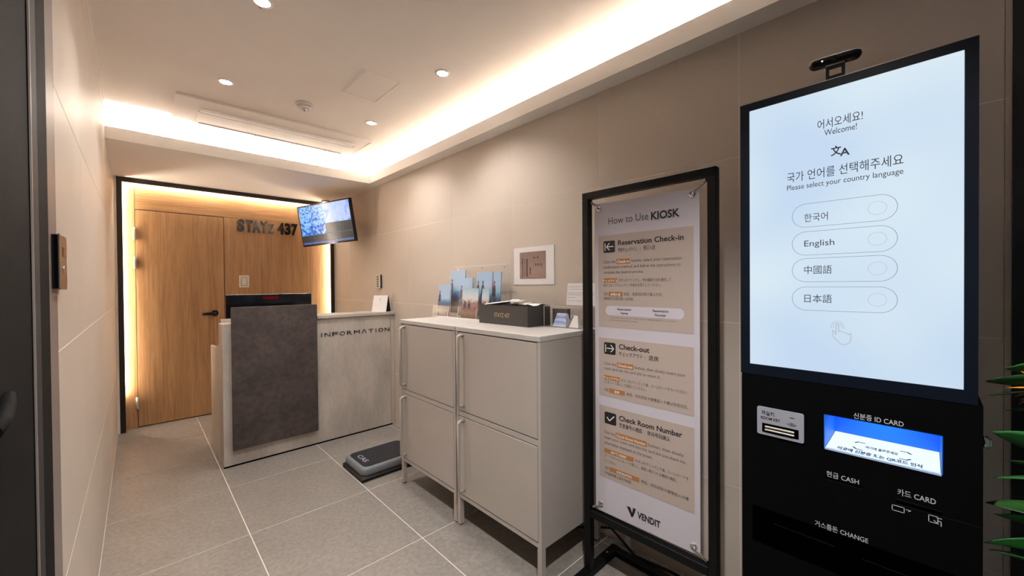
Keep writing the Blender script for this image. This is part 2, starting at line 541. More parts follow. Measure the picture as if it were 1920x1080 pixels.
# ---- ceiling with recessed cove
struct('ceiling', bx(XL - .05, XR + .05, -.35, YB + .05, ZC, ZC + .06), 'ceiling')
soff = struct('trim_4', bx(XL, XR, LIPY + .15, YB + .02, ZS, ZC), 'ceiling')
lip = BM()
box(lip, LIPX, LIPX + .014, -.145, LIPY, ZS, 2.366)                   # right lip
box(lip, XL, LIPX + .014, LIPY, LIPY + .014, ZS, 2.366)              # rear lip
cv = struct('trim_5', lip, 'white')
led = BM()
obj('cove_shelf', box(box(BM(), LIPX + .014, XR, -.145, LIPY + .15, ZS, ZS + .012), XL, LIPX + .014, LIPY + .014, LIPY + .15, ZS, ZS + .012), 'white', cv)
obj('led_strip', bx(LIPX + .035, LIPX + .047, -.12, LIPY + .06, ZS + .013, ZS + .019), 'cove', cv)
obj('led_strip', bx(XL + .02, LIPX + .02, LIPY + .050, LIPY + .062, ZS + .013, ZS + .019), 'cove', cv)
# slim white shadow-gap bead where the left wall meets the ceiling
struct('trim_6', bx(XL, XL + .006, -.3, LIPY + .15, ZC - .010, ZC), 'white')
struct('trim_7', bx(XL, XL + .004, LIPY + .15, YF, ZS - .006, ZS), 'white')

# ---- door openings beside the camera: right jamb and left jamb
struct('trim_8', bx(XR - .004, XR + .06, -.158, -.146, 0, ZC), 'side')
struct('trim_9', bx(XR - .012, XR + .06, -.36, -.1585, 0, ZC), 'doorgrey')
struct('trim_10', bx(XL - .06, XL + .001, 1.357, 1.4775, 0, ZC), 'trimgrey')
struct('trim_11', bx(XL - .06, XL + .001, -.35, 1.3565, 0, ZC), 'doorblk')
# open black entrance door folded back against the left jamb
ed = struct('door_2', bx(-.139, -.1155, .10, .925, .012, 2.12, bev=.001), 'doorblk')
st = BM()
box(st, -.139, -.1140, .926, .984, .012, 2.12, bev=.001)
obj('door_stile', st, 'doorgrey', ed)
obj('door_highlight', bx(-.1145, -.1125, .920, .926, .012, 2.12), 'trimgrey', ed)  # highlight along the door edge, put in as a thin paler strip
h = BM()
cyl(h, (-.1155, .60, 1.165), (-.108, .60, 1.165), .024, n=24)
cyl(h, (-.108, .60, 1.165), (-.098, .60, 1.165), .010, n=14)
tube(h, [(-.101, .595, 1.165), (-.101, .64, 1.166), (-.103, .68, 1.174), (-.105, .700, 1.182)], [.008, .0075, .0065, .005], 12)
obj('door_handle', h, 'doorblk', ed)

# ================================================================ CEILING FITTINGS
def downlight(x, y, label, power=1.0, cone=125):
    t = thing('recessed_downlight', label, 'downlight', (x, y, ZC), group='recessed ceiling downlights')
    obj('trim_ring', ring(BM(), (x, y, ZC - .004), (0, 0, 1), .042, .030, .0039), 'white', t)
    obj('lens', cyl(BM(), (x, y, ZC - .0015), (x, y, ZC - .0005), .030, n=28), 'lens', t)
    for s in (-1, 1):
        obj('clip', bx(x - .006, x + .006, y + s * .036 - .006, y + s * .036 + .006, ZC - .0065, ZC - .0042, bev=.001), 'chrome', t)
    ld = bpy.data.lights.new('lamp', 'SPOT')
    ld.energy = DOWN_W * power; ld.color = DOWN_COL; ld.spot_size = math.radians(cone); ld.spot_blend = .7; ld.shadow_soft_size = .022
    lo = bpy.data.objects.new('lamp', ld); COL.objects.link(lo)
    lo.parent = t; lo.location = (0, 0, -.012)
    return t
downlight(.39, 2.848, 'round downlight in the ceiling, left of the smoke detector, nearest the left wall')
downlight(1.275, 1.905, 'round downlight in the ceiling, nearest the ceiling access panel on its right')
downlight(1.272, 2.845, 'round downlight in the ceiling, close to the right end of the air conditioner')
downlight(.398, 1.944, 'round downlight cut off by the top edge of the photo')
# added unseen downlights continue the row above the entrance, to light the foreground
for _y, _l, _p in ((1.00, 'added unseen downlight above the entrance, second row from the door', .55), (.20, 'added unseen downlight directly above the entrance door', 4.2)):
    downlight(.395, _y, _l, _p, 112)

sm = thing('smoke_detector', 'small white round smoke detector on the ceiling between the downlights', 'smoke detector', (.818, 2.848, ZC))
obj('base', cyl(BM(), (.818, 2.848, ZC), (.818, 2.848, ZC - .018), .052, .052, n=36), 'switch', sm)
obj('dome', cyl(BM(), (.818, 2.848, ZC - .018), (.818, 2.848, ZC - .034), .046, .030, n=36), 'switch', sm)
obj('sensor', cyl(BM(), (.818, 2.848, ZC - .034), (.818, 2.848, ZC - .044), .016, .010, n=20), 'chrome', sm)
obj('indicator', bx(.838, .843, 2.80, 2.806, ZC - .0215, ZC - .0185), 'gblack', sm)

ap = thing('ceiling_access_panel', 'square painted access panel almost flush in the ceiling', 'access panel', (1.045, 2.33, ZC))
a = BM()
for q in ((.935, 1.155, 2.160, 2.168), (.935, 1.155, 2.497, 2.505), (.935, .943, 2.168, 2.497), (1.147, 1.155, 2.168, 2.497)):
    box(a, q[0], q[1], q[2], q[3], ZC - .004, ZC - .0002)
obj('frame', a, 'ceiling', ap)
obj('hatch', bx(.946, 1.144, 2.171, 2.494, ZC - .003, ZC - .0002), 'ceiling', ap)

ac = thing('ceiling_air_conditioner', 'long white one-way cassette air conditioner set in the ceiling', 'air conditioner', (.81, 3.45, ZC))
body = BM()
box(body, .186, 1.428, 3.185, 3.712, ZC - .016, ZC - .0003, bev=.004)
obj('panel', body, 'ceiling', ac)
rim = BM()
for q in ((.184, 1.430, 3.183, 3.189), (.184, 1.430, 3.706, 3.712), (.184, .190, 3.189, 3.706), (1.424, 1.430, 3.189, 3.706)):
    box(rim, q[0], q[1], q[2], q[3], ZC - .018, ZC - .0162)
obj('rim', rim, 'white', ac)
# rounded air flap
fl = BM()
pts = rrect(.83, 3.50, 1.04, .36, .035, 8)
prism(fl, pts, lambda a, b, d: (a, b, ZC - .017 - d), .010)
obj('flap', fl, 'white', ac)
gv = BM(); outline(gv, rrect(.83, 3.365, 1.04, .055, .026, 8), lambda a, b, d: (a, b, ZC - .0272 - d), .0035, .0006)
obj('flap_gap', gv, 'bronze', ac)
obj('intake', bx(.33, 1.33, 3.60, 3.675, ZC - .032, ZC - .0275, bev=.002), 'trimgrey', ac)
rib = BM()
for k in range(4):
    obj('clip', bx(.42 + k * .26, .44 + k * .26, 3.595, 3.68, ZC - .036, ZC - .0325), 'white', ac)

# ================================================================ WOOD WALL ITEMS
sg = thing('wall_lettering', 'dark polished metal letters and numerals mounted on the oak wall', 'sign', (1.054, YB, 1.886))
F = FY(YB - .012)
def big(s, a0, a1, b0, size):
    o = obj('letter', text_bm(BM(), s, F, a0, b0, size, a1, bold=.055, depth=.018), 'letter', sg)
CH = .118 / .72
for s, a0, a1, b0, size in (('S', .765, .832, 1.889, CH), ('T', .840, .905, 1.889, CH), ('A', .902, .975, 1.889, CH), ('Y', .972, 1.040, 1.889, CH),
                            ('Z', 1.048, 1.105, 1.889, CH * .80), ('4', 1.139, 1.205, 1.889, CH), ('3', 1.211, 1.272, 1.889, CH), ('7', 1.279, 1.343, 1.889, CH)):
    big(s, a0, a1, b0, size)
for x in (.80, .872, .938, 1.006, 1.076, 1.172, 1.241, 1.31):
    obj('stand_off', cyl(BM(), (x, YB - .0001, 1.94), (x, YB - .012, 1.94), .003, n=8), 'letter', sg)

ls = thing('light_switch', 'white single rocker light switch on the oak wall right of the door', 'light switch', (.823, YB, 1.353))
obj('plate', bx(.779, .868, YB - .009, YB - .0002, 1.289, 1.418, bev=.003, seg=2), 'switch', ls)
obj('surround', bx(.797, .850, YB - .0105, YB - .0092, 1.308, 1.399), 'trimgrey', ls)
obj('rocker', bx(.801, .846, YB - .015, YB - .0107, 1.313, 1.394, bev=.002), 'switch', ls)

# ================================================================ COUNTER
YC = 3.443
ct = thing('reception_counter', 'pale grey whitewashed reception counter with a dark slate panel on its front', 'counter', (1.07, YC + .3, 0))
obj('front_board', bx(.430, 1.700, YC, YC + .028, .013, 1.029), 'concrete', ct)
obj('plinth_shadow', bx(.431, 1.715, YC + .003, YC + .025, 0, .0125), 'kdark', ct)  # black strip stands in for the shadow line at the counter base
e = BM()
box(e, .430, .448, YC + .0285, YC + .185, .006, 1.029)
obj('end_board', e, 'concrete', ct)
sd = BM()
prism(sd, [(YC + .186, .003), (4.075, .003), (4.075, .818), (3.78, .832), (3.70, .85), (YC + .186, .875)], lambda a, b, d: (.430 + d, a, b), .018)
obj('side_panel', sd, 'side', ct)
obj('desk_top', bx(.4485, 1.715, YC + .03, 4.07, .775, .80), 'side', ct)
obj('shelf', bx(1.062, 1.738, YC - .018, YC + .26, 1.030, 1.055, bev=.0015), 'concrete', ct)
obj('inner_ledge', bx(.449, 1.0615, YC + .03, YC + .19, 1.005, 1.028), 'concrete', ct)
obj('end_filler', bx(1.704, 1.738, YC + .004, YC + .03, 0.0, 1.029), 'side', ct)
obj('slate_panel', bx(.481, 1.054, YC - .028, YC - .0005, .122, 1.150, bev=.001), 'slate', ct)
lt = BM()
words = 'INFORM\u039bTION'
xs0 = 1.087; ws = .603
wid = {'I': .35, 'M': 1.12, '\u039b': 1.05}
tot = sum(wid.get(c, 1.0) for c in words) + .36 * (len(words) - 1)
x = xs0
for c in words:
    w = wid.get(c, 1.0) * ws / tot
    l = BM()
    cw = w if c != 'I' else w * .36
    text_bm(l, c, FY(YC - .0003), x + (0 if c != 'I' else w * .3), .876, .036 / .72, x + (0 if c != 'I' else w * .3) + cw, bold=-.006, depth=.004)
    lo = obj('letter', l, 'ink', ct)
    x += w + .36 * ws / tot

mo = thing('computer_monitor', 'wide black computer monitor behind the slate panel of the counter', 'monitor', (.80, 3.74, .80))
obj('screen_panel', bx(.489, 1.106, 3.725, 3.755, .905, 1.236, bev=.003), 'gblack', mo)
obj('rear_housing', bx(.66, .94, 3.756, 3.79, .95, 1.15, bev=.01), 'black', mo)
s_ = BM(); box(s_, .77, .83, 3.765, 3.80, .815, 1.05); obj('stand', s_, 'black', mo)
obj('base', bx(.68, .92, 3.66, 3.86, .8005, .815, bev=.003), 'black', mo)
# blurred red reflection on the monitor, put in as dim glowing strokes
rd = BM(); Fm = FY(3.7245)
for k, (w, hh) in enumerate(((.010, .018), (.014, .012), (.012, .014), (.012, .014), (.012, .016), (.016, .018))):
    a0 = .742 + k * .0175
    outline(rd, [(a0, 1.198), (a0 + w, 1.198), (a0 + w, 1.198 + hh), (a0, 1.198 + hh)], Fm, .0035, .0003)
obj('red_reflection', rd, emit('red_reflection_glow', (.7, .01, .008), .2), mo)['kind'] = 'stuff'
obj('sensor', bx(.868, .876, 3.72, 3.735, 1.2362, 1.240), 'chrome', mo)

bxo = thing('desk_organiser', 'light grey desk organiser peeking out beside the monitor behind the counter', 'organiser', (.54, 3.58, .80))
ob = BM()
box(ob, .452, .60, 3.66, 3.70, .8003, 1.052)
box(ob, .452, .60, 3.6585, 3.6595, .83, 1.03)
obj('body', ob, 'side', bxo)

# tent calendar on the counter shelf
cal = thing('desk_calendar', 'white tent desk calendar with navy backing on the counter shelf', 'calendar', (1.648, 3.515, 1.0553), (0, 0, math.radians(-52)))
b = BM()
w, hgt, lean = .070, .150, .046
prism(b, [(-w, 0), (w, 0), (w, 1), (-w, 1)], lambda a, q, d: (a, -lean * (1 - q) * 1.0 - d, q * hgt), .003)
obj('page', b, 'paper', cal, local=True)
b = BM()
prism(b, [(-w, 0), (w, 0), (w, 1), (-w, 1)], lambda a, q, d: (a, lean * (1 - q) + .001 + d, q * hgt), .003)
obj('backing', b, 'navy', cal, local=True)
b = BM(); box(b, -w + .003, w - .003, -lean + .003, lean - .002, .0, .003)
obj('base_card', b, 'navy', cal, local=True)
b = BM(); outline(b, [(.004 * math.cos(t), .112 + .010 * math.sin(t)) for t in [k * PI / 8 for k in range(16)]],
                  lambda a, q, d: (a, -lean * (1 - q / hgt) - .0034 - d, q), .0018, .0003)
obj('emblem', b, 'inkgrey', cal, local=True)

# key remote holder on the right wall
rm = thing('wall_keypad', 'narrow white wall keypad with small buttons above the calendar', 'keypad', (XR, 3.735, 1.272))
obj('body', bx(XR - .016, XR - .0003, 3.690, 3.772, 1.272, 1.405, bev=.002), 'gblack', rm)
obj('face', bx(XR - .022, XR - .0163, 3.690, 3.770, 1.274, 1.403), 'switch', rm)
for r in range(5):
    for c_ in range(2):
        y0 = 3.711 + c_ * .026; z0 = 1.283 + r * .0235
        obj('button', bx(XR - .026, XR - .0222, y0, y0 + .020, z0, z0 + .016, bev=.001), 'trimgrey', rm)

# ================================================================ TV
TVW = .75
tv = thing('wall_television', 'black flat television showing blue security camera views near the oak wall', 'television', (1.321 * TVW / .71, 4.011 * TVW / .71, 1.3 + .847 * TVW))
_R = Vector((.366, -.93, .036)).normalized()
_N = Vector((-.918, -.367, -.15)); _N = (_N - _R * _N.dot(_R)).normalized()
_U = _R.cross(-_N).normalized()
if _U.z < 0: _U = -_U
TVH = TVW * 9 / 16
def FT(a, b, d):
    v = _R * a + _U * b + _N * d
    return (v.x, v.y, v.z)
def tvbox(a0, a1, b0, b1, d0, d1):
    bm = BM()
    prism(bm, [(a0, b0), (a1, b0), (a1, b1), (a0, b1)], lambda a, b, d: FT(a, b, d0 + d), d1 - d0)
    return bm
def tvobj(n, bm, m): return obj(n, bm, m, tv, local=True)
tvobj('housing', tvbox(-TVW / 2, TVW / 2, -TVH / 2, TVH / 2, -.035, 0), 'gblack')
tvobj('rear_bulge', tvbox(-TVW * .3, TVW * .3, -TVH * .35, TVH * .25, -.06, -.035), 'black')
BZ = .012
w0, w1, h0, h1 = -TVW / 2 + BZ, TVW / 2 - BZ, -TVH / 2 + BZ + .006, TVH / 2 - BZ
def cell(u0, v0, u1, v1): return (w0 + (w1 - w0) * u0, w0 + (w1 - w0) * u1, h0 + (h1 - h0) * v0, h0 + (h1 - h0) * v1)
blueA = grad_mat('camera_view_blue', [(.0, srgb(20, 50, 110)), (.36, srgb(30, 100, 200)), (.5, srgb(90, 165, 240)), (.62, srgb(170, 210, 255)), (.8, srgb(60, 120, 190))], 'Z', -.6, .6, 1.7, 30, .85)
blueB = grad_mat('camera_view_pale', [(.0, srgb(60, 110, 200)), (.4, srgb(130, 170, 235)), (.6, srgb(190, 205, 250)), (1.0, srgb(150, 190, 250))], 'Z', -.6, .6, 1.6, 11, .8)
darkT = grad_mat('camera_view_empty', [(.0, srgb(38, 44, 46)), (1.0, srgb(62, 66, 70))], 'Z', -.3, .3, .6, 8, .8)
barT = grad_mat('camera_view_bar', [(.0, srgb(40, 70, 140)), (1.0, srgb(120, 150, 220))], 'Z', -.3, .3, 1.0, 30, .8)
def view(u0, v0, u1, v1, m, g=.003):
    a0, a1, b0, b1 = cell(u0, v0, u1, v1)
    tvobj('camera_view', tvbox(a0 + g, a1 - g, b0 + g, b1 - g, 0.0002, .0008), m)
tvobj('screen_grid', tvbox(w0, w1, h0, h1, 0.00005, .00015), emit('screen_seam', srgb(120, 130, 150), .8))
for i in range(2):
    for j in range(2):
        view(.25 * i, .24 + .38 * j, .25 * (i + 1), .24 + .38 * (j + 1), blueA, .0008)
view(.5, .5, .75, 1, blueB, .0008); view(.75, .5, 1, 1, blueB, .0008)
for u in (0, .25, .5, .75): view(u, .05, u + .25, .24, darkT, .002)
for u in (.5, .75): view(u, .24, u + .25, .5, darkT, .002)
view(0, .0, 1, .05, barT, .0005)
tc_ = wloc(tv)
mt = BM()
wy = 4.43
box(mt, XR - .012, XR - .0003, wy - .05, wy + .05, 1.86, 2.06, bev=.002)
obj('wall_plate', mt, 'black', tv)
mt = BM()
e_ = Vector(FT(0, 0, -.062)) + tc_
tube(mt, [(XR - .012, wy, 1.96), (XR - .10, wy + .03, 1.955), e_], .014, 10)
tube(mt, [(XR - .012, wy, 1.91), (XR - .10, wy + .03, 1.925), e_], .010, 10)
obj('mount_arm', mt, 'black', tv)
mt = BM()
tube(mt, [Vector(FT(-.085, TVH * .5 - .01, -.045)) + tc_, Vector(FT(-.04, TVH * .5 + .028, -.05)) + tc_, Vector(FT(.05, TVH * .5 + .012, -.045)) + tc_, Vector(FT(.09, TVH * .5 - .01, -.045)) + tc_], .005, 8)
obj('cable_loop', mt, 'black', tv)

# ================================================================ CABINETS
CX0, CX1 = 1.247, 1.69
def cabinet(y0, y1, label):
    t = thing('metal_cabinet', label, 'cabinet', ((CX0 + CX1) / 2, (y0 + y1) / 2, 0), group='beige two-door metal cabinets')
    b = BM()
    zb, zt = .150, 1.049
    th = .018
    box(b, CX0, CX1, y0, y0 + th, zb, zt); box(b, CX0, CX1, y1 - th, y1, zb, zt)
    box(b, CX0 + .004, CX1, y0 + th, y1 - th, zb, zb + .022)
    box(b, CX1 - .01, CX1, y0 + th, y1 - th, zb + .022, zt)
    box(b, CX0 + .001, CX1 - .01, y0 + th, y1 - th, .597, .622)
    box(b, CX0 + .022, CX1 - .01, y0 + th, y1 - th, zt - .010, zt)
    obj('body', b, 'cabinet', t)
    obj('lid', bx(CX0 - .003, CX1 + .002, y0 - .001, y1 + .001, 1.0495, 1.075, bev=.003, seg=2), 'cablid', t)
    for z0, z1 in ((.6265, 1.0445), (.176, .5925)):
        d = obj('door', bx(CX0 + .0005, CX0 + .018, y0 + th + .004, y1 - th - .004, z0, z1, bev=.0015), 'cabinet', t)
        h = BM()
        yh = y1 - .062
        za, zb2 = z0 + .030, z1 - .014
        xo = CX0 - .034
        tube(h, [(CX0 + .0004, yh, zb2), (CX0 - .022, yh, zb2), (xo, yh, zb2 - .010), (xo, yh, za + .010), (CX0 - .022, yh, za), (CX0 + .0004, yh, za)], .0085, 12)
        obj('handle', h, 'cabinet', d)
    for xx in (CX0 + .0005, CX1 - .0255):
        for yy in (y0 + .0005, y1 - .0255):
            l = BM(); box(l, xx, xx + .025, yy, yy + .025, .006, .1495)
            lg = obj('leg', l, 'cabinet', t)
            obj('foot_cap', bx(xx + .002, xx + .023, yy + .002, yy + .023, 0, .0055), 'black', lg)
    return t
cabinet(1.768, 2.385, 'beige metal cabinet nearest the reception counter, under the brochure rack')
cabinet(1.142, 1.760, 'beige metal cabinet nearest the how-to sign, under the dark grey box')

# ---- things on the cabinets
ZT = 1.0752
rk = thing('brochure_rack', 'clear acrylic two-tier brochure rack on the beige cabinets', 'brochure rack', (1.62, 2.15, ZT))
a = BM()
def slab(bm, xb, zb, xt, zt, y0, y1, t=.003):
    """leaning sheet from (xb,zb) to (xt,zt)"""
    prism(bm, [(xb, zb), (xt, zt), (xt + t, zt), (xb + t, zb)], lambda p, q, d: (p, y0 + d, q), y1 - y0)
    return bm
obj('back_sheet', slab(a, 1.648, ZT, 1.674, 1.425, 1.80, 2.36), 'acrylic', rk)
obj('base_sheet', bx(1.552, 1.632, 1.832, 2.48, ZT, ZT + .004), 'acrylic', rk)
obj('front_sheet', slab(BM(), 1.549, ZT, 1.562, 1.155, 1.832, 2.48, .002), 'acrylic', rk)
obj('middle_sheet', slab(BM(), 1.598, ZT + .004, 1.632, 1.29, 1.832, 2.40, .002), 'acrylic', rk)
for y in (1.832, 1.970, 2.170, 2.285, 2.477):
    s_ = BM(); prism(s_, [(1.552, ZT + .004), (1.563, 1.15), (1.596, 1.15), (1.596, ZT + .004)], lambda p, q, d: (p, y + d, q), .003)
    obj('divider', s_, 'acrylic', rk)
    e_ = BM(); prism(e_, [(1.5505, ZT + .004), (1.5615, 1.15), (1.5635, 1.15), (1.5525, ZT + .004)], lambda p, q, d: (p, y + d, q), .003)
    obj('divider_edge', e_, 'paper', rk)
e_ = BM(); box(e_, 1.671, 1.6745, 1.80, 2.36, 1.4252, 1.4275); box(e_, 1.671, 1.6735, 1.7985, 1.80, 1.20, 1.4275); obj('sheet_edge', e_, 'paper', rk)
obj('front_edge', bx(1.546, 1.5485, 1.832, 2.48, ZT, ZT + .005), 'paper', rk)
for y in (1.808, 2.03):
    obj('peg', cyl(BM(), (1.650, y, 1.408), (1.658, y, 1.408), .004, n=10), 'chrome', rk)

def brochure(y0, y1, z0, z1, xb, xt, style, label, n=5):
    t = thing('brochure', label, 'brochure', (xb, (y0 + y1) / 2, z0), group='printed brochures in the acrylic rack')
    k = (xt - xb) / (z1 - z0)
    def F(a, b, d): return (xb + (b - z0) * k - d, -a, b)
    def Fp(a, b, d):
        p = F(a, b, d); w = wloc(t); return (p[0] - w.x, p[1] - w.y, p[2] - w.z)
    H = z1 - z0
    if style == 'sky':
        m = grad_mat('brochure_print', [(.0, srgb(105, 92, 88)), (.18, srgb(150, 132, 122)), (.30, srgb(95, 85, 95)), (.42, srgb(80, 105, 150)), (.50, srgb(110, 165, 195)), (.55, srgb(160, 190, 218)), (1, srgb(158, 186, 214))], 'Z', 0, H, .30, 95)
    else:
        m = grad_mat('brochure_print', [(.0, srgb(95, 85, 72)), (.18, srgb(160, 115, 100)), (.30, srgb(100, 88, 80)), (.42, srgb(165, 120, 115)), (.52, srgb(120, 100, 98)), (.62, srgb(205, 198, 188)), (.8, srgb(180, 200, 212)), (1, srgb(150, 180, 196))], 'Z', 0, H, .55, 110)
    b = BM(); prism(b, [(-y1, z0), (-y0, z0), (-y0, z1), (-y1, z1)], lambda a, q, d: Fp(a, q, d - .004), .004)
    obj('cover', b, m, t, local=True)
    b = BM(); prism(b, [(-y1 + .002, z0), (-y0 - .002, z0), (-y0 - .002, z1 - .002), (-y1 + .002, z1 - .002)], lambda a, q, d: Fp(a, q, d - .010), .0058)
    obj('pages', b, 'paper', t, local=True)
    g = BM(); g2 = BM()
    W = y1 - y0
    for i in range(n):
        cx = -y1 + W * (.14 + .30 * i) if style == 'sky' else -y1 + W * (.2 + .28 * i)
        if cx > -y0 - .012 or i > 1 or (i == 1 and 'two standing' not in label and style == 'sky'): break
        base = z0 + H * (.45 if style == 'sky' else .30)
        hh = H * (.36 if style == 'sky' else .26)
        s = .015
        prism(g, [(cx - s, base), (cx + s, base), (cx + s * .9, base + hh * .55), (cx + s * .3, base + hh * .75), (cx - s * .3, base + hh * .75), (cx - s * .9, base + hh * .55)], lambda a, q, d: Fp(a, q, d + .0003), .0003)
        prism(g2, [(cx + s * .55 * math.cos(q), base + hh * .87 + s * .7 * math.sin(q)) for q in [k2 * PI / 5 for k2 in range(10)]], lambda a, q, d: Fp(a, q, d + .0003), .0003)
    if len(g.verts):
        obj('printed_figures', g, mat('figure_print', srgb(45, 48, 66), .5, var=.3, scale=(80, 80, 80), col2=srgb(95, 75, 85)), t, local=True)
        obj('printed_heads', g2, mat('head_print', srgb(60, 50, 55), .5, var=.3, scale=(90, 90, 90), col2=srgb(130, 100, 95)), t, local=True)
    if style == 'sky' and W > .1:
        g = BM(); cx = -y0 - .028; cz = z0 + H * .70
        prism(g, [(cx + .015 * math.cos(q), cz + .009 * math.sin(q)) for q in [k2 * PI / 8 for k2 in range(16)]], lambda a, q, d: Fp(a, q, d + .0003), .0003)
        obj('printed_badge', g, mat('badge_print', srgb(225, 165, 185), .5, var=.1), t, local=True)
    return t
brochure(2.30, 2.45, ZT + .006, 1.300, 1.572, 1.592, 'sky', 'blue topped brochure in the front tier, at the left end of the rack')
brochure(1.985, 2.155, ZT + .006, 1.275, 1.568, 1.590, 'crowd', 'brochure with a pale sky over a reddish street crowd, in the front tier')
brochure(1.890, 1.958, ZT + .006, 1.273, 1.580, 1.597, 'crowd', 'narrow street scene brochure in the front tier, beside the dark grey box')
brochure(2.110, 2.250, ZT + .012, 1.345, 1.612, 1.640, 'sky', 'blue brochure in the middle of the rack, rising between the two front ones')
brochure(2.215, 2.395, ZT + .025, 1.402, 1.633, 1.658, 'sky', 'blue brochure in the back tier, leftmost and tallest')
brochure(1.925, 2.090, ZT + .020, 1.382, 1.633, 1.657, 'sky', 'blue brochure in the back tier showing two standing figures')
brochure(1.842, 1.912, ZT + .020, 1.378, 1.633, 1.657, 'sky', 'narrow blue brochure in the back tier, nearest the framed print')

gb = thing('open_box', 'dark grey open box with small gold print, filled with white papers', 'box', (1.55, 1.625, ZT))
b = BM()
x0, x1, y0, y1, z0, z1, th = 1.463, 1.640, 1.426, 1.826, ZT, 1.184, .004
box(b, x0, x1, y0, y1, z0, z0 + th)
box(b, x0, x0 + th, y0, y1, z0 + th, z1); box(b, x1 - th, x1, y0, y1, z0 + th, z1)
box(b, x0 + th, x1 - th, y0, y0 + th, z0 + th, z1); box(b, x0 + th, x1 - th, y1 - th, y1, z0 + th, z1)
obj('walls', b, 'box', gb)
obj('printed_name', text_bm(BM(), 'STAYZ 437', FX(x0 - .0003), -1.690, 1.117, .0245 / .72, -1.563, bold=.006), 'gold', gb)
for k, (yy, zz, rz, tilt, sx, lab) in enumerate(((1.700, 1.184, 8, -9, .105, 'white paper sheet sticking up at the left of the dark grey box'),
                               (1.555, 1.180, -14, 3, .030, 'folded white paper lying across the middle of the dark grey box'),
                               (1.475, 1.178, 20, -7, .038, 'white paper at the right end of the dark grey box, one corner raised'))):
    t = BM()
    n = 6
    vs = [[t.verts.new((-.072 + .144 * i / n, -sx + 2 * sx * j / n, .006 * math.sin(i * 1.3 + k) + .010 * (j / n - .5) * (1 if k != 1 else -1))) for j in range(n + 1)] for i in range(n + 1)]
    for i in range(n):
        for j in range(n):
            t.faces.new((vs[i][j], vs[i + 1][j], vs[i + 1][j + 1], vs[i][j + 1]))
    r = bmesh.ops.extrude_face_region(t, geom=t.faces[:])
    bmesh.ops.translate(t, verts=[v for v in r['geom'] if isinstance(v, bmesh.types.BMVert)], vec=(0, 0, .0012))
    o = obj('paper_sheet', t, 'paper', local=True, smooth=True)
    o.location = (1.551, yy, zz + .008); o.rotation_euler = (math.radians(tilt), 0, math.radians(rz * .25))
    tag(o, lab, 'paper', 'papers in the dark grey box')
o = obj('crumpled_tissue', BM() and (lambda b: (bmesh.ops.create_icosphere(b, subdivisions=3, radius=.022), [setattr(v, 'co', Vector((v.co.x, v.co.y * 1.6, v.co.z * .55)) * (1 + .35 * math.sin(v.co.x * 420 + v.co.y * 300) * math.cos(v.co.z * 380))) for v in b.verts], b)[2])(BM()), 'paper', local=True)
o.location = (1.500, 1.555, 1.205)
tag(o, 'crumpled white tissue on top of the papers in the dark grey box', 'tissue')

ay = thing('acrylic_case', 'clear acrylic case beside the dark grey box, holding folded cards', 'case', (1.62, 1.30, ZT))
ax0, ax1, ay0, ay1, az1 = 1.565, 1.650, 1.160, 1.405, 1.183
for nm, q in (('panel', (ax0, ax1, ay0, ay1, ZT, ZT + .003)), ('panel', (ax0, ax0 + .003, ay0, ay1, ZT + .003, az1)), ('panel', (ax1 - .003, ax1, ay0, ay1, ZT + .003, az1)),
              ('panel', (ax0 + .003, ax1 - .003, ay1 - .003, ay1, ZT + .003, az1)), ('panel', (ax0 + .003, ax1 - .003, ay0, ay0 + .003, ZT + .003, az1))):
    obj(nm, bx(*q), 'acrylic', ay)
obj('edge', bx(ax0 - .0006, ax0 + .0012, ay1 - .002, ay1 + .0006, ZT, az1), 'switch', ay)
e = BM(); box(e, ax0, ax1, ay1 - .004, ay1, az1 + .0002, az1 + .0012); box(e, ax0, ax0 + .003, ay0, ay1, az1 + .0002, az1 + .0012)
obj('rim', e, 'paper', ay)
o = obj('small_box', bx(1.622, 1.645, 1.290, 1.395, ZT + .0035, 1.168, bev=.001), 'box')
tag(o, 'small dark box standing inside the clear acrylic case', 'box')
tcard = thing('folded_card', 'blue and white folded tent card inside the acrylic case', 'card', (1.600, 1.300, ZT + .0035))
b = BM()
prism(b, [(-1.352, .001), (-1.265, .001), (-1.272, .068), (-1.332, .068)], lambda a, q, d: (1.574 + q * .22 - d, -a, ZT + .0035 + q), .0015)
obj('front_leaf', b, grad_mat('card_print', [(0, srgb(225, 230, 240)), (.35, srgb(120, 150, 215)), (.5, srgb(215, 225, 240)), (.7, srgb(110, 140, 210)), (1, srgb(230, 232, 240))], 'Z', 0, .07, .3, 60), tcard)
b = BM(); prism(b, [(-1.352, .001), (-1.265, .001), (-1.272, .068), (-1.332, .068)], lambda a, q, d: (1.616 - q * .22 + d, -a, ZT + .0035 + q), .0015)
obj('rear_leaf', b, 'paper', tcard)
tc2 = thing('leaning_card', 'white card with a grey stripe leaning on the folded tent card', 'card', (1.585, 1.24, ZT + .0035))
b = BM(); prism(b, [(-1.262, .001), (-1.190, .001), (-1.205, .060), (-1.240, .062)], lambda a, q, d: (1.580 + q * .25 - d, -a, ZT + .0035 + q), .0018)
obj('card_face', b, 'paper', tc2)
b = BM(); prism(b, [(-1.262, .002), (-1.250, .002), (-1.226, .060), (-1.238, .060)], lambda a, q, d: (1.5775 + q * .25 - d, -a, ZT + .0035 + q), .0004)
obj('stripe', b, 'trimgrey', tc2)
o = obj('metal_clip', tube(BM(), [(1.625, 1.195, ZT + .006), (1.625, 1.20, ZT + .03), (1.618, 1.185, ZT + .045), (1.610, 1.175, ZT + .035), (1.605, 1.185, ZT + .022)], .006, 8), 'chrome')
tag(o, 'small shiny metal clip inside the acrylic case behind the sign post', 'clip')
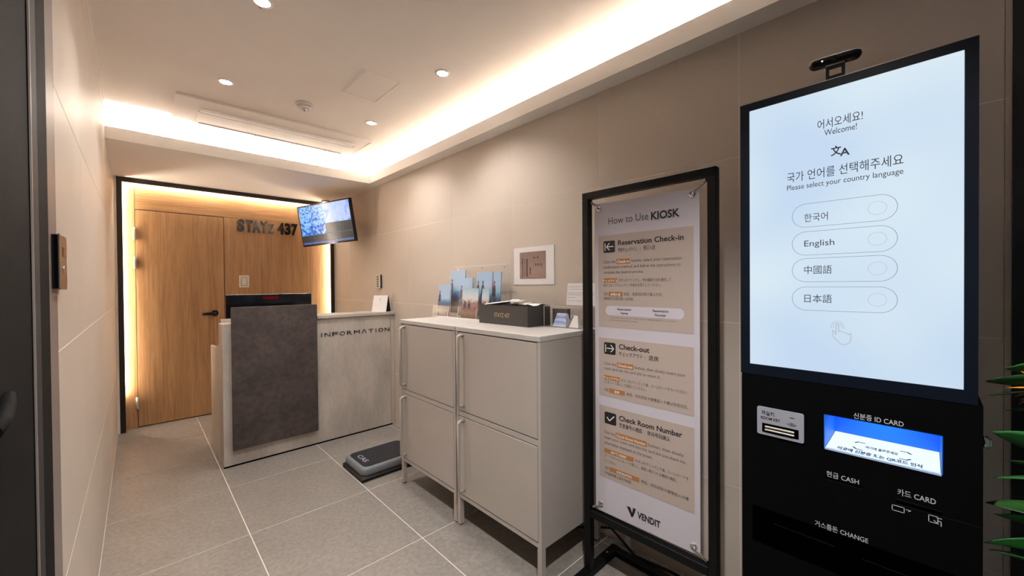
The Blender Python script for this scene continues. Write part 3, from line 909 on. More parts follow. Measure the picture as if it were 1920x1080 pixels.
ns = thing('acrylic_notice', 'small leaning notice in clear acrylic with faint grey lines of print', 'notice', (1.68, 1.25, ZT))
k = .11
F = lambda a, q, d: (1.662 + (q - ZT) * k - d, -a, q)
b = BM(); prism(b, [(-1.345, ZT), (-1.150, ZT), (-1.150, 1.305), (-1.345, 1.305)], lambda a, q, d: F(a, q, d - .004), .003)
obj('holder', b, 'acrylic', ns)
b = BM(); prism(b, [(-1.340, 1.186), (-1.155, 1.186), (-1.155, 1.302), (-1.340, 1.302)], lambda a, q, d: F(a, q, d - .0006), .001)
obj('sheet', b, 'paper', ns)
g = BM()
for z_, a0, a1 in ((1.283, -1.33, -1.18), (1.270, -1.33, -1.18), (1.250, -1.335, -1.165), (1.240, -1.335, -1.165), (1.226, -1.335, -1.285), (1.208, -1.335, -1.285), (1.208, -1.275, -1.24), (1.208, -1.225, -1.17)):
    prism(g, [(a0, z_), (a1, z_), (a1, z_ + .0022), (a0, z_ + .0022)], lambda a, q, d: F(a, q, d + .0006), .0003)
obj('printed_lines', g, mat('faint_print', (.42, .40, .42, 1), .6, var=.1), ns)['kind'] = 'stuff'

# framed print on the right wall
pf = thing('wall_print', 'unframed white sheet with a small brownish picture taped on the right wall', 'picture', (XR, 1.645, 1.297))
obj('sheet', bx(XR - .003, XR - .0002, 1.477, 1.811, 1.297, 1.526), 'paper', pf)
pm = grad_mat('print_brown', [(0, srgb(135, 112, 104)), (.5, srgb(160, 134, 124)), (1, srgb(142, 118, 112))], 'Z', 0, .17, .6, 40)
obj('picture_area', bx(XR - .0036, XR - .0032, 1.541, 1.758, 1.332, 1.496), pm, pf)
g = BM(); F = FX(XR - .0037)
for a0, b0, a1, b1 in ((-1.745, 1.43, -1.730, 1.434), (-1.735, 1.345, -1.729, 1.46), (-1.715, 1.35, -1.711, 1.45), (-1.700, 1.345, -1.690, 1.455), (-1.672, 1.36, -1.664, 1.40),
                       (-1.640, 1.455, -1.628, 1.463), (-1.612, 1.455, -1.600, 1.463), (-1.625, 1.41, -1.617, 1.424), (-1.605, 1.41, -1.597, 1.424), (-1.583, 1.41, -1.575, 1.424)):
    prism(g, [(a0, b0), (a1, b0), (a1, b1), (a0, b1)], F, .0002)
obj('dark_marks', g, mat('print_dark', srgb(62, 48, 48), .6, var=.1), pf)['kind'] = 'stuff'
g = BM()
for a0, b0, a1, b1 in ((-1.672, 1.345, -1.598, 1.350), (-1.672, 1.352, -1.668, 1.385), (-1.602, 1.345, -1.598, 1.385), (-1.650, 1.365, -1.620, 1.372), (-1.695, 1.46, -1.650, 1.462)):
    prism(g, [(a0, b0), (a1, b0), (a1, b1), (a0, b1)], F, .0002)
obj('light_marks', g, mat('print_light', srgb(165, 140, 125), .6, var=.1), pf)['kind'] = 'stuff'

# ================================================================ SCALE ON THE FLOOR
sc = thing('platform_scale', 'grey and black platform weighing scale on the floor tiles behind the cabinets', 'scale', (1.27, 2.72, 0))
def rr3(bm, x0, x1, y0, y1, r, levels):
    """rounded slab; levels = [(z, inset)]"""
    prev = None
    for z, ins in levels:
        pts = rrect((x0 + x1) / 2, (y0 + y1) / 2, x1 - x0 - 2 * ins, y1 - y0 - 2 * ins, max(.004, r - ins), 6)
        R = [bm.verts.new((p[0], p[1], z)) for p in pts]
        if prev:
            for i in range(len(R)):
                j = (i + 1) % len(R)
                f = bm.faces.new((prev[i], prev[j], R[j], R[i])); f.smooth = True
        else: bm.faces.new(R[::-1])
        prev = R
    bm.faces.new(prev)
    return bm
obj('base', rr3(BM(), 1.050, 1.50, 2.548, 2.895, .012, [(.010, .006), (.013, 0), (.024, 0), (.027, .010), (.034, .014)]), 'rubber', sc)
obj('platform', rr3(BM(), 1.058, 1.49, 2.556, 2.887, .045, [(.035, .004), (.040, 0), (.068, 0), (.080, .006), (.085, .014)]), 'scalegrey', sc)
obj('mat', rr3(BM(), 1.082, 1.466, 2.582, 2.861, .040, [(.0852, 0), (.088, .001)]), 'platemat', sc)
for x in (1.065, 1.48):
    for y in (2.563, 2.88):
        obj('foot', cyl(BM(), (x, y, 0), (x, y, .0098), .014, n=14), 'rubber', sc)
obj('printed_name', text_bm(BM(), 'CAS', FZ(.0884), -2.790, 1.112, .048, -2.655, bold=.02, depth=.0003), 'keyplate', sc)

# ================================================================ HOW-TO SIGN STAND
XS = 1.45
sn = thing('sign_stand', 'tall black metal banner stand with a white how-to-use poster hung inside', 'sign stand', (XS, .777, 0))
def sq(*q): return bx(*q, bev=.002)
obj('post', sq(XS - .016, XS + .016, 1.024, 1.057, .03, 1.668), 'black', sn)
obj('post', sq(XS - .016, XS + .016, .497, .527, .03, 1.668), 'black', sn)
obj('top_rail', sq(XS - .016, XS + .016, .497, 1.057, 1.6685, 1.699), 'black', sn)
obj('bottom_rail', sq(XS - .015, XS + .015, .5275, 1.0235, .268, .302), 'black', sn)
obj('foot_bar', sq(1.36, 1.67, 1.020, 1.060, 0.0, .030), 'black', sn)
obj('foot_bar', sq(1.36, 1.67, .495, .535, 0.0, .030), 'black', sn)
obj('rear_bar', sq(1.630, 1.668, .5355, 1.0195, 0.0, .028), 'black', sn)
for y in (.515, 1.04):
    obj('bolt', cyl(BM(), (1.59, y, .030), (1.59, y, .034), .006, n=10), 'chrome', sn)
ps = thing('how_to_poster', 'white vinyl poster headed How to Use KIOSK, hooked inside the black stand', 'poster', (XS, .78, .317))
px0, px1, pz0, pz1 = .559, 1.003, .316, 1.640
ptop = BM()
prism(ptop, [(-1.003, .312), (-.559, .320), (-.558, 1.634), (-1.001, 1.645)], lambda a, b, d: (XS + .001 - d, -a, b), .0015)
obj('sheet', ptop, 'poster', ps)
F = FX(XS - .0008); F2 = FX(XS - .0013); F3 = FX(XS - .0018)
for z0, z1 in ((1.115, 1.504), (.817, 1.067), (.464, .775)):
    b = BM(); prism(b, [(-.982, z0), (-.579, z0), (-.579, z1), (-.982, z1)], F, .0003); obj('section', b, 'pink', ps)
T = BM(); TG = BM(); OR = BM(); WI = BM(); IC = BM(); BO = BM()
M['palegrey'] = mat('pale_grey_ink', (.25, .21, .20, 1), .6, var=.05)
def line(s, y, z, size, y1=None, tgt=None, bold=.0):
    m = 'ink' if tgt is BO else 'palegrey' if tgt is TG else 'inkgrey'
    obj('heading' if tgt is BO else 'text_line', text_bm(BM(), s, F2, -y, z, size, None if y1 is None else -y1, bold=bold, depth=.0002), m, ps)
def tagbox(y0, y1, z, h, s, size, pad=.003):
    hl = obj('highlight', prism(BM(), [(-y0, z), (-y1, z), (-y1, z + h), (-y0, z + h)], F2, .0002), 'orange', ps)
    obj('highlight_text', text_bm(BM(), s, F3, -(y0 + y1) / 2, z + h * .22, size, None, bold=.01, depth=.0002, align='C'), 'whiteink', hl)
line('How to Use', .931, 1.549, .041, .7505)
line('KIOSK', .740, 1.546, .041, .628, BO, .028)
def icon(yc, zc, kind):
    ib = obj('icon_block', prism(BM(), rrect(-yc, zc, .056, .050, .006, 4), F2, .0002), 'ink', ps)
    WI = BM()
    if kind == 'in':
        outline(WI, [(-yc - .020, zc + .015), (-yc - .020, zc - .015)], F3, .0035, .0002, False)
        outline(WI, [(-yc - .012, zc), (-yc + .020, zc)], F3, .0035, .0002, False)
        outline(WI, [(-yc + .001, zc + .014), (-yc - .013, zc), (-yc + .001, zc - .014)], F3, .0035, .0002, False)
    if kind == 'out':
        outline(WI, [(-yc - .020, zc + .015), (-yc - .020, zc - .015)], F3, .0035, .0002, False)
        outline(WI, [(-yc - .014, zc), (-yc + .018, zc)], F3, .0035, .0002, False)
        outline(WI, [(-yc + .006, zc + .014), (-yc + .020, zc), (-yc + .006, zc - .014)], F3, .0035, .0002, False)
    if kind == 'check':
        outline(WI, [(-yc - .016, zc + .002), (-yc - .004, zc - .011), (-yc + .018, zc + .012)], F3, .004, .0002, False)
    obj('icon_mark', WI, 'whiteink', ib)
icon(.928, 1.455, 'in'); icon(.928, 1.024, 'out'); icon(.927, .726, 'check')
line('Reservation Check-in', .886, 1.458, .029, .614, BO, .022)
line('予約チェックイン', .886, 1.430, .020, .800, BO, .006)
line('预订入住', .772, 1.431, .020, .724, BO, .006)
line('|', .786, 1.432, .014, None, TG)
line('Click the', .956, 1.385, .0175, .898); tagbox(.894, .832, 1.380, .021, 'Check-in', .0155); line('button, select your reservation', .824, 1.386, .0175, .622)
line('confirmation method, and follow the instructions to', .956, 1.363, .0175, .626)
line('complete the check-in process.', .956, 1.341, .0175, .772)
tagbox(.957, .892, 1.303, .019, 'チェックイン', .012); line('ボタンをクリックし、予約確認方法を選択して、', .884, 1.307, .0145, .656)
line('指示に従ってチェックイン手続きを完了してください。', .956, 1.287, .0145, .700)
line('点击', .956, 1.250, .0145, .936); tagbox(.932, .866, 1.245, .019, '办理入住', .012); line('按钮，选择您的预订确认方式，', .860, 1.250, .0145, .694)
line('按照提示完成办理入住手续。', .956, 1.230, .0145, .815)
b = BM(); prism(b, rrect(-.780, 1.185, .334, .040, .019, 8), F2, .0002); obj('rounded_label', b, 'pill', ps)
F2b = FX(XS - .0018)
for s, y, z in (('Reservation', .858, 1.188), ('Name', .858, 1.172), ('Reservation', .703, 1.188), ('Number', .703, 1.172)):
    obj('label_text', text_bm(BM(), s, F2b, -y, z, .0135, None, bold=.012, depth=.0002, align='C'), 'ink', ps)
line('You can check-in with your reservation number', .925, 1.154, .0085, .640, TG)
line('found in the booking confirmation message', .925, 1.143, .0085, .800, TG)
line('Check-out', .884, 1.027, .029, .749, BO, .022)
line('チェックアウト', .884, 1.000, .020, .778, BO, .006); line('|', .768, 1.002, .014, None, TG); line('退房', .753, .999, .021, .712, BO, .006)
line('Click the', .956, .953, .0175, .898); tagbox(.894, .818, .949, .021, 'Check-out', .0155); line('button, then slowly insert your', .812, .955, .0175, .610)
line('room card into the card slot to return it.', .956, .932, .0175, .706)
tagbox(.957, .880, .889, .019, 'チェックアウト', .0115); line('ボタンをクリックした後、ルームカードをカードスロッ', .874, .893, .0145, .604)
line('トにゆっくり挿入して返却してください。', .956, .874, .0145, .764)
line('点击', .956, .840, .0145, .936); tagbox(.932, .858, .836, .019, '退房', .012); line('按钮，然后将房卡慢慢插入卡槽以完成归还。', .850, .840, .0145, .600)
line('Check Room Number', .885, .729, .029, .622, BO, .022)
line('客室番号の確認', .885, .702, .020, .782, BO, .006); line('|', .772, .704, .014, None, TG); line('房间号码确认', .760, .702, .020, .668, BO, .006)
line('Click the', .956, .657, .0175, .906); tagbox(.902, .762, .653, .021, 'Check Room Number', .0145); line('button, then slowly', .756, .659, .0175, .617)
line('insert your room card into the card slot and check the', .956, .635, .0175, .611)
line('information displayed on the screen.', .956, .612, .0175, .738)
tagbox(.957, .820, .574, .019, '部屋番号確認', .012); line('ボタンをクリックした後、ルームカードを', .812, .579, .0145, .600)
line('カードスロットにゆっくり挿入し、画面に表示される情報を確認し', .956, .557, .0145, .640)
line('てください。', .956, .534, .0145, .900)
line('点击', .956, .504, .0145, .936); tagbox(.932, .795, .500, .019, '查看房间号码', .012); line('按钮，然后将房卡慢慢插入卡槽', .788, .504, .0145, .600)
line('并检查屏幕上显示的信息。', .956, .482, .0145, .828)
# emblem and maker's name
g = BM()
prism(g, [(-.852, .384), (-.836, .384), (-.826, .360), (-.831, .346)], F2, .0002)
prism(g, [(-.823, .388), (-.811, .386), (-.823, .350), (-.831, .346), (-.829, .358)], F2, .0002)
obj('emblem', g, 'ink', ps)
obj('maker_name', text_bm(BM(), 'VENDIT', F2, -.804, .355, .036, -.708, bold=.03, depth=.0002), 'ink', ps)
for y, z, sy, sz in ((.979, 1.622, 1, 1), (.583, 1.618, -1, 1), (.977, .343, 1, -1), (.582, .345, -1, -1)):
    e = obj('eyelet', ring(BM(), (XS - .004, y, z), (1, 0, 0), .012, .0055, .007, 20), 'chrome', ps)
    h = BM()
    e1 = (y + sy * .040, z + sz * .040)
    y_end = 1.026 if sy > 0 else .525
    z_end = 1.664 if sz > 0 else .306
    tube(h, [(XS - .006, y, z - sz * .004), (XS - .008, y + sy * .010, z + sz * .010), (XS - .003, (y + y_end) / 2, (z + z_end) / 2), (XS, y_end, z_end)], .0024, 8)
    for k in range(7):
        t = .35 + k * .07
        yy, zz = y + (y_end - y) * t, z + (z_end - z) * t
        ring(h, (XS - .003, yy, zz), (0, y_end - y, z_end - z), .0055, .0035, .0016, 10)
    obj('spring_hook', h, 'chrome', ps)
    obj('hook_ring', ring(BM(), (XS - .003, y_end - sy * .004, z_end - sz * .004), (1, 0, 0), .008, .005, .005, 16), 'black', ps)

# power cable running along the foot of the right wall
cb = obj('power_cable', tube(BM(), [(1.62, 1.60, .006), (1.66, 1.30, .006), (1.70, 1.16, .05), (1.705, 1.09, .075), (1.70, 1.02, .040), (1.69, .95, .010), (1.715, .80, .006), (1.715, .60, .006), (1.70, .42, .006)], .006, 10), 'black')
tag(cb, 'black power cable looping along the foot of the right wall behind the sign', 'cable')

# ================================================================ KIOSK
XK = 1.28
ks = thing('check_in_kiosk', 'tall black self check-in kiosk with a bright pale blue touchscreen', 'kiosk', (XK + .15, .15, 0))
# display head
b = BM()
ky0, ky1, kz0, kz1 = -.0735, .377, 1.036, 1.8115
sy0, sy1, sz0, sz1 = -.0535, .3535, 1.0655, 1.7905
for q in ((ky0, ky1, kz0, sz0), (ky0, ky1, sz1, kz1), (ky0, sy0, sz0, sz1), (sy1, ky1, sz0, sz1)):
    box(b, XK, XK + .02, *q)
box(b, XK + .02, XK + .055, ky0, ky1, kz0, kz1)
obj('display_housing', b, 'bezel', ks)
obj('top_edge', bx(XK - .0008, XK + .03, ky0, ky1, kz1 + .0002, kz1 + .0016), 'steel', ks)
m_scr, nt, pb = new_mat('touchscreen_glow')
pb.inputs['Base Color'].default_value = (.01, .01, .012, 1); pb.inputs['Roughness'].default_value = .25
tc = nt.nodes.new('ShaderNodeTexCoord'); nz = nt.nodes.new('ShaderNodeTexNoise'); nz.inputs['Scale'].default_value = 2.6; nz.inputs['Detail'].default_value = 1
nt.links.new(tc.outputs['Object'], nz.inputs['Vector'])
rp = nt.nodes.new('ShaderNodeValToRGB'); rp.color_ramp.elements[0].position = .35; rp.color_ramp.elements[1].position = .65
rp.color_ramp.elements[0].color = srgb(196, 217, 240); rp.color_ramp.elements[1].color = srgb(216, 233, 243)
nt.links.new(nz.outputs['Fac'], rp.inputs[0]); nt.links.new(rp.outputs[0], pb.inputs['Emission Color'])
pb.inputs['Emission Strength'].default_value = 0.76
M['screen'] = m_scr
scr = obj('touchscreen', bx(XK + .0008, XK + .018, sy0 + .0005, sy1 - .0005, sz0 + .0005, sz1 - .0005), 'screen', ks)
F = FX(XK + .0004)
M['scr_ink'] = mat('screen_dark_text', (.03, .035, .05, 1), .8, var=.05)
M['scr_grey'] = emit('screen_grey_line', srgb(120, 130, 142), .76)
M['scr_pale'] = emit('screen_pale_line', srgb(186, 197, 208), .76)
for s_t, a0, z, sz, a1 in (('어서오세요!', -.197, 1.6935, .0275, -.109), ('Welcome!', -.183, 1.673, .0215, -.120), ('국가 언어를 선택해주세요', -.263, 1.570, .029, -.039),
                        ('Please select your country language', -.263, 1.547, .0195, -.039), ('한국어', -.225, 1.459, .024, -.176), ('English', -.225, 1.393, .0225, -.163),
                        ('中國語', -.225, 1.322, .024, -.168), ('日本語', -.225, 1.247, .024, -.168)):
    obj('screen_text', text_bm(BM(), s_t, F, a0, z, sz, a1, depth=.0002), 'scr_ink', ks)
I = BM()
text_bm(I, '文', F, -.170, 1.620, .026, -.149, bold=.02, depth=.0002)
text_bm(I, 'A', F, -.152, 1.614, .026, -.133, bold=.02, depth=.0002)
obj('translate_icon', I, 'scr_ink', ks)
for z in (1.4745, 1.401, 1.3305, 1.2555):
    o_ = BM(); outline(o_, rrect(-.150, z, .203, .0615, .0305, 10), F, .0009, .0002); obj('language_button', o_, 'scr_grey', ks)
    o_ = BM(); outline(o_, [(-.083 + .0165 * math.cos(t), z + .0155 * math.sin(t)) for t in [k * PI / 14 for k in range(28)]], F, .0010, .0002); obj('button_circle', o_, 'scr_pale', ks)
h = BM()
hp = [(-.157, 1.150), (-.164, 1.158), (-.167, 1.168), (-.1665, 1.176), (-.163, 1.175), (-.161, 1.166), (-.1595, 1.170), (-.1595, 1.190), (-.157, 1.193), (-.1545, 1.190), (-.1545, 1.174),
      (-.150, 1.1745), (-.145, 1.173), (-.140, 1.171), (-.135, 1.168), (-.1315, 1.171), (-.1305, 1.160), (-.133, 1.149), (-.140, 1.1425), (-.149, 1.1415)]
outline(h, hp, F, .0022, .0002)
for r in (.008, .0125):
    outline(h, [(-.157 + r * math.cos(t), 1.187 + r * math.sin(t)) for t in [math.radians(-25 + k * 23) for k in range(11)]], F, .0015, .0002, False)
obj('touch_icon', h, 'scr_pale', ks)

# lower body with the lit card well
y0, y1, zt = -.0805, .3745, 1.0355
wy0, wy1, wz0, wz1, wx = -.0213, .1825, .8720, .9570, XK + .165
bk = XK + .34
b = BM()
x0 = XK + .001
box(b, x0, bk, y0, y1, 0.0, wz0 - .004)                 # below the well (lower part)
box(b, x0, bk, y0, y1, wz1 + .002, zt)                  # above
box(b, x0, bk, wy1 + .002, y1, wz0 - .004, wz1 + .002)  # towards +y
box(b, x0, bk, y0, wy0 - .002, wz0 - .004, wz1 + .002)
box(b, wx + .003, bk, wy0 - .002, wy1 + .002, wz0 - .004, wz1 + .002)
obj('body', b, 'kblack', ks)
M['well'] = mat('blue_lit_well_lining', (.01, .24, .95, 1), .5, var=.03)  # blue LED light in the well is put into the lining colour
M['wellfloor'] = emit('lit_card_glass', (.80, .93, 1.0), .85)
wl_ = BM()
box(wl_, wx, wx + .0025, wy0, wy1, wz0, wz1)
box(wl_, x0 + .001, wx, wy1, wy1 + .0018, wz0, wz1)
box(wl_, x0 + .001, wx, wy0 - .0018, wy0, wz0, wz1)
box(wl_, x0 + .001, wx, wy0, wy1, wz1, wz1 + .0018)
obj('well_lining', wl_, 'well', ks)
obj('scan_glass', bx(x0 + .006, wx - .0005, wy0 + .001, wy1 - .001, wz0 - .0035, wz0), 'wellfloor', ks)
obj('well_lip', bx(x0 - .0015, x0 + .0055, wy0, wy1, wz0 - .0035, wz0 + .0006), mat('lip_plastic', (.5, .6, .85, 1), .4, var=.02), ks)
Fz = FZ(wz0 + .0005)
for sg_ in (-1, 1):
    xx = -.080 + sg_ * .052
    T = BM()
    outline(T, [(xx - sg_ * .018, 1.385), (xx - sg_ * .006, 1.386), (xx, 1.376)], Fz, .0042, .0002, False)
    outline(T, [(xx, 1.336), (xx - sg_ * .006, 1.326), (xx - sg_ * .018, 1.324)], Fz, .0042, .0002, False)
    obj('corner_mark', T, 'ink', ks)
obj('well_text', text_bm(BM(), '여기에 올려주세요', Fz, -.110, 1.347, .024, -.050, bold=.03, depth=.0002), 'ink', ks)
obj('well_text', text_bm(BM(), '이곳에 신분증 또는 QR코드 인식', Fz, -.160, 1.294, .026, -.008, bold=.04, depth=.0002), 'ink', ks)
wlt = bpy.data.lights.new('card_well_lamp', 'AREA'); wlt.shape = 'RECTANGLE'; wlt.size = .19; wlt.size_y = .10
wlt.energy = .16; wlt.color = (.35, .65, 1.0)
wlo = bpy.data.objects.new('card_well_lamp', wlt); COL.objects.link(wlo); wlo.parent = ks
wlo.location = Vector((XK + .09, .08, wz1 - .004)) - wloc(ks)

# room key plate
kp = BM(); F = FX(XK + .0004)
prism(kp, rrect(-.280, .909, .109, .078, .005, 4), F, .004)
obj('key_plate', kp, 'keyplate', ks)
F = FX(XK - .0038)
T = BM(); text_bm(T, '객실키', F, -.324, .927, .0135, -.293, bold=.01, depth=.0002); text_bm(T, 'ROOM KEY', F, -.325, .914, .0108, -.279, bold=.015, depth=.0002)
for r in (.004, .008, .012):
    outline(T, [(-.252 + r * math.cos(t), .920 + r * .8 * math.sin(t)) for t in [math.radians(-150 + k * 20) for k in range(7)]], F, .0011, .0002, False)
outline(T, [(-.256, .932), (-.247, .932)], F, .0018, .0002, False)
obj('key_plate_print', T, 'ink', ks)
s_ = BM(); prism(s_, [(-.322, .878), (-.237, .878), (-.237, .903), (-.322, .903)], F, .0004); obj('key_slot', s_, 'kdark', ks)
s_ = BM()
for z, hh in ((.884, .0042), (.8925, .0045)):
    obj('slot_lip', bx(XK - .0085, XK - .0044, .246, .315, z, z + hh, bev=.001), 'slotmetal', ks)

F = FX(XK + .0008)
for s_t, a0, z, sz, a1 in (('신분증 ID CARD', -.126, .9625, .0165, -.038), ('현금 CASH', -.179, .800, .0165, -.116), ('카드 CARD', -.048, .802, .0170, .013), ('거스름돈 CHANGE', -.203, .662, .0165, -.099)):
    obj('panel_label', text_bm(BM(), s_t, F, a0, z, sz, a1, bold=.004, depth=.0003), 'kwhite', ks)
T = BM()
outline(T, rrect(-.047, .7685, .020, .012, .001, 2), F, .0013, .0003)
outline(T, [(-.034, .772), (-.026, .772), (-.030, .769)], F, .0012, .0003, False)
obj('card_icon', T, 'kwhite', ks)
T = BM()
outline(T, rrect(.009, .768, .014, .015, .001, 2), F, .0013, .0003)
outline(T, [(.014, .7735), (.022, .7735)], F, .0013, .0003, False); outline(T, [(.017, .767), (.021, .767), (.021, .757)], F, .0013, .0003, False); outline(T, [(.010, .766), (.017, .760)], F, .0013, .0003, False)
obj('insert_icon', T, 'kwhite', ks)
M['seam'] = mat('worn_seam', (.012, .012, .013, 1), .5, var=.2, spec=.2)
for nm_, a0, a1, z in (('slot_edge', -.182, -.110, .7905), ('slot_edge', -.051, .022, .7895), ('seam', -.051, .079, .7785), ('slot_edge', -.296, -.163, .624), ('slot_edge', -.110, -.03, .618)):
    obj(nm_, prism(BM(), [(a0, z), (a1, z), (a1, z + .0012), (a0, z + .0012)], FX(XK + .0006), .0003), 'seam', ks)
obj('cash_slot', prism(BM(), [(-.182, .7925), (-.110, .7925), (-.110, .796), (-.182, .796)], FX(XK + .0006), .0003), 'kdark', ks)
obj('change_panel', prism(BM(), [(-.348, .556), (.065, .556), (.065, .659), (-.348, .659)], FX(XK + .0009), .0002), 'kdark', ks)
obj('card_slot', prism(BM(), [(-.051, .7805), (.022, .7805), (.022, .7885), (-.051, .7885)], FX(XK + .0006), .0003), 'kdark', ks)
obj('left_edge_strip', bx(XK + .0005, XK + .003, y1 + .0002, y1 + .0012, 0, 1.03), 'trimgrey', ks)
lk = BM(); cyl(lk, (XK + .07, y0, .944), (XK + .07, y0 - .012, .944), .013, n=20); cyl(lk, (XK + .07, y0 - .012, .944), (XK + .07, y0 - .016, .944), .009, n=20)
obj('side_lock', lk, 'chrome', ks)

# webcam on the kiosk
wc = thing('webcam', 'black capsule-shaped webcam on a bracket above the kiosk', 'webcam', (XK + .02, .162, kz1 + .002))
b = BM()
p0, p1 = Vector((XK + .006, .202, 1.8625)), Vector((XK + .006, .125, 1.8585))
pts = []; rad = []
R_ = .0135
n = 7
for k in range(n): 
    t = PI / 2 * k / (n - 1); pts.append(p0 + (p0 - p1).normalized() * R_ * math.cos(t)); rad.append(max(.002, R_ * math.sin(t)))
for k in range(n):
    t = PI / 2 * k / (n - 1); pts.append(p1 - (p0 - p1).normalized() * R_ * (math.sin(t)) + Vector((0, -.0005, 0))); rad.append(max(.002, R_ * math.cos(t)))
tube(b, pts, rad, 20)
obj('camera_body', b, 'black', wc)
b = BM(); cyl(b, (XK - .0075, .186, 1.8612), (XK - .0085, .186, 1.8612), .0016, n=12)
obj('indicator_light', b, emit('white_led', (.75, .8, .8), 3.0), wc)
b = BM(); cyl(b, (XK - .0074, .162, 1.8603), (XK - .0082, .162, 1.8603), .007, n=20)
obj('lens', b, 'gblack', wc)
b = BM()
box(b, XK + .001, XK + .012, .143, .1490, 1.8135, 1.848); box(b, XK + .001, XK + .012, .174, .180, 1.8135, 1.848)
box(b, XK + .001, XK + .012, .149, .174, 1.8135, 1.8215); box(b, XK + .001, XK + .012, .149, .174, 1.841, 1.848)
obj('bracket', b, 'black', wc)
obj('bracket_clip', bx(XK - .001, XK + .014, .143, .180, 1.846, 1.8505), 'trimgrey', wc)

# ================================================================ CALL PANEL
cp = thing('call_panel', 'small wall call panel with a bronze face and black side on the left jamb', 'call panel', (XL, 1.45, 1.29))
obj('backbox', bx(XL + .0012, XL + .011, 1.392, 1.515, 1.298, 1.425, bev=.0008), 'gblack', cp)
obj('faceplate', bx(XL + .0112, XL + .014, 1.390, 1.517, 1.296, 1.427, bev=.0006), 'steel', cp)
obj('button', cyl(BM(), (XL + .014, 1.455, 1.345), (XL + .016, 1.455, 1.345), .010, n=20), 'chrome', cp)
obj('display_window', bx(XL + .0141, XL + .0147, 1.437, 1.474, 1.375, 1.398), 'gblack', cp)

# ================================================================ PLANT
pl = thing('potted_plant', 'leafy green plant with an orange spiky flower right of the kiosk', 'plant', (1.46, -.37, 0))
PX, PY = 1.46, -.37
b = BM()
prof = [(0.0, .11), (.02, .115), (.28, .150), (.30, .155), (.305, .145), (.27, .140)]
n = 28
prev = None
for z, r in prof:
    R = [b.verts.new((PX + r * math.cos(2 * PI * k / n), PY + r * math.sin(2 * PI * k / n), z)) for k in range(n)]
    if prev:
        for k in range(n):
            f = b.faces.new((prev[k], prev[(k + 1) % n], R[(k + 1) % n], R[k])); f.smooth = True
    else: b.faces.new(R[::-1])
    prev = R
obj('pot', b, 'pot', pl)
obj('soil', cyl(BM(), (PX, PY, .262), (PX, PY, .272), .139, n=28), 'soil', pl)
def leaf(base, tip, width, droop, m, fold=.25, n=12, roll=0.0):
    base, tip = Vector(base), Vector(tip)
    d = tip - base; L = d.length
    side = d.cross(Vector((0, 0, 1)))
    side = side.normalized() if side.length > 1e-4 else Vector((1, 0, 0))
    side = (Matrix.Rotation(roll, 3, d.normalized()) @ side).normalized()
    up = side.cross(d).normalized()
    b = BM(); rows = []
    for i in range(n + 1):
        t = i / n
        w = width * (math.sin(PI * min(1, t ** 1.3)) ** .8 if 0 < t < 1 else 0) + .0012
        c = base + d * t + up * droop * math.sin(PI * t) 
        f = fold * w
        rows.append([b.verts.new(c + side * w * q + up * f * abs(q)) for q in (-1, -.5, 0, .5, 1)])
    for A, B in zip(rows, rows[1:]):
        for k in range(4):
            fc = b.faces.new((A[k], A[k + 1], B[k + 1], B[k])); fc.smooth = True
    r = bmesh.ops.extrude_face_region(b, geom=b.faces[:])
    bmesh.ops.translate(b, verts=[v for v in r['geom'] if isinstance(v, bmesh.types.BMVert)], vec=-up * .0006)
    o = obj('leaf', b, m, pl)
    return o
stems = [((PX, PY, .27), (PX - .03, PY + .02, .80), (PX - .06, PY + .05, 1.12)), ((PX + .02, PY - .02, .27), (PX + .05, PY, .7), (PX + .02, PY - .04, 1.02)), ((PX - .03, PY, .27), (PX - .07, PY - .03, .55), (PX - .08, PY - .02, .80))]
for s in stems: obj('stem', tube(BM(), s, [.008, .006, .004], 10), 'stem', pl)
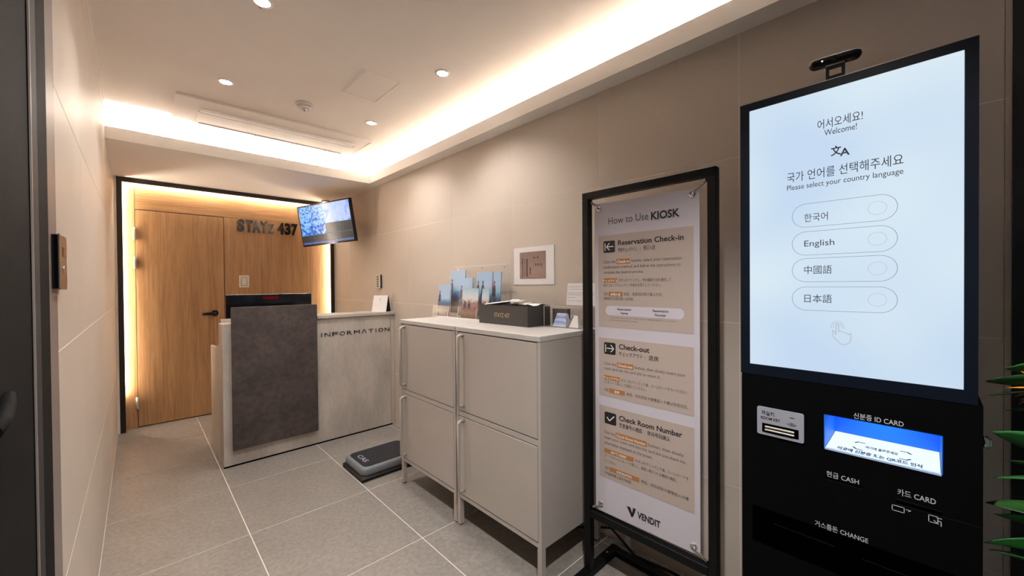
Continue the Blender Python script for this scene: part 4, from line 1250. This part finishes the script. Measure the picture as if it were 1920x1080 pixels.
LV = [ # base, tip, half width, droop, material, roll
    ((PX - .06, PY + .04, 1.06), (1.350, -.088, 1.078), .016, .02, 'leaf', .9),
    ((PX - .06, PY + .04, 1.02), (1.360, -.092, 1.045), .018, .03, 'leaf', .2),
    ((PX - .05, PY + .03, 1.04), (1.420, -.120, 1.100), .030, .03, 'leafb', .7),
    ((PX - .05, PY + .03, .99), (1.400, -.120, 1.010), .018, .02, 'leaf', .4),
    ((PX - .04, PY + .02, .86), (1.355, -.098, .968), .026, .02, 'leafb', .9),
    ((PX - .04, PY + .02, .83), (1.375, -.118, .905), .018, .02, 'leaf', .6),
    ((PX - .04, PY + .02, .84), (1.350, -.098, .868), .016, .025, 'leafb', .2),
    ((PX - .05, PY + .02, .74), (1.345, -.088, .812), .022, .03, 'leaf', -.2),
    ((PX - .06, PY + .01, .72), (1.350, -.100, .790), .022, .02, 'leaf', .8),
    ((1.40, -.30, .700), (1.330, -.083, .728), .032, .018, 'leafb', .75),
    ((1.41, -.30, .640), (1.340, -.092, .712), .024, .015, 'leafb', .35),
    ((PX - .04, PY + .02, .62), (1.37, -.14, .60), .026, .03, 'leaf', .3),
    ((PX, PY, .95), (1.55, -.17, 1.15), .030, .03, 'leaf', .4), ((PX, PY, .90), (1.62, -.25, 1.05), .030, .04, 'leaf', .2),
    ((PX, PY, .80), (1.62, -.40, .95), .030, .04, 'leaf', .2), ((PX, PY, .85), (1.50, -.58, 1.05), .030, .04, 'leaf', .2),
    ((PX, PY, .80), (1.30, -.52, .98), .030, .04, 'leaf', .2), ((PX, PY, .95), (1.36, -.45, 1.20), .030, .03, 'leafb', .2),
    ((PX, PY, .60), (1.58, -.22, .66), .030, .04, 'leaf', .2), ((PX, PY, .55), (1.60, -.45, .62), .030, .04, 'leaf', .2), ((PX, PY, .55), (1.32, -.50, .60), .030, .04, 'leaf', .2),
    ((PX, PY, .98), (1.50, -.30, 1.25), .028, .02, 'leafb', .2), ((PX, PY, .70), (1.52, -.19, .86), .028, .02, 'leaf', .4),
]
for a_, c_, w_, dr, m_, ro in LV:
    leaf(a_, c_, w_ * 1.45, dr, m_, .25, 14, ro)
fb = Vector((1.405, -.175, 1.062))
obj('flower_stalk', tube(BM(), [(PX - .05, PY + .05, 1.0), (1.42, -.24, 1.03), fb], .004, 8), 'stem', pl)
random.seed(9)
for k in range(16):
    a_ = Vector((random.uniform(-1, .4), random.uniform(.1, 1), random.uniform(-.5, .8))).normalized()
    b = BM(); L = random.uniform(.035, .062)
    tube(b, [fb, fb + a_ * L * .5 + Vector((0, 0, .004)), fb + a_ * L], [.0028, .0030, .0005], 6)
    obj('petal', b, 'petal', pl)
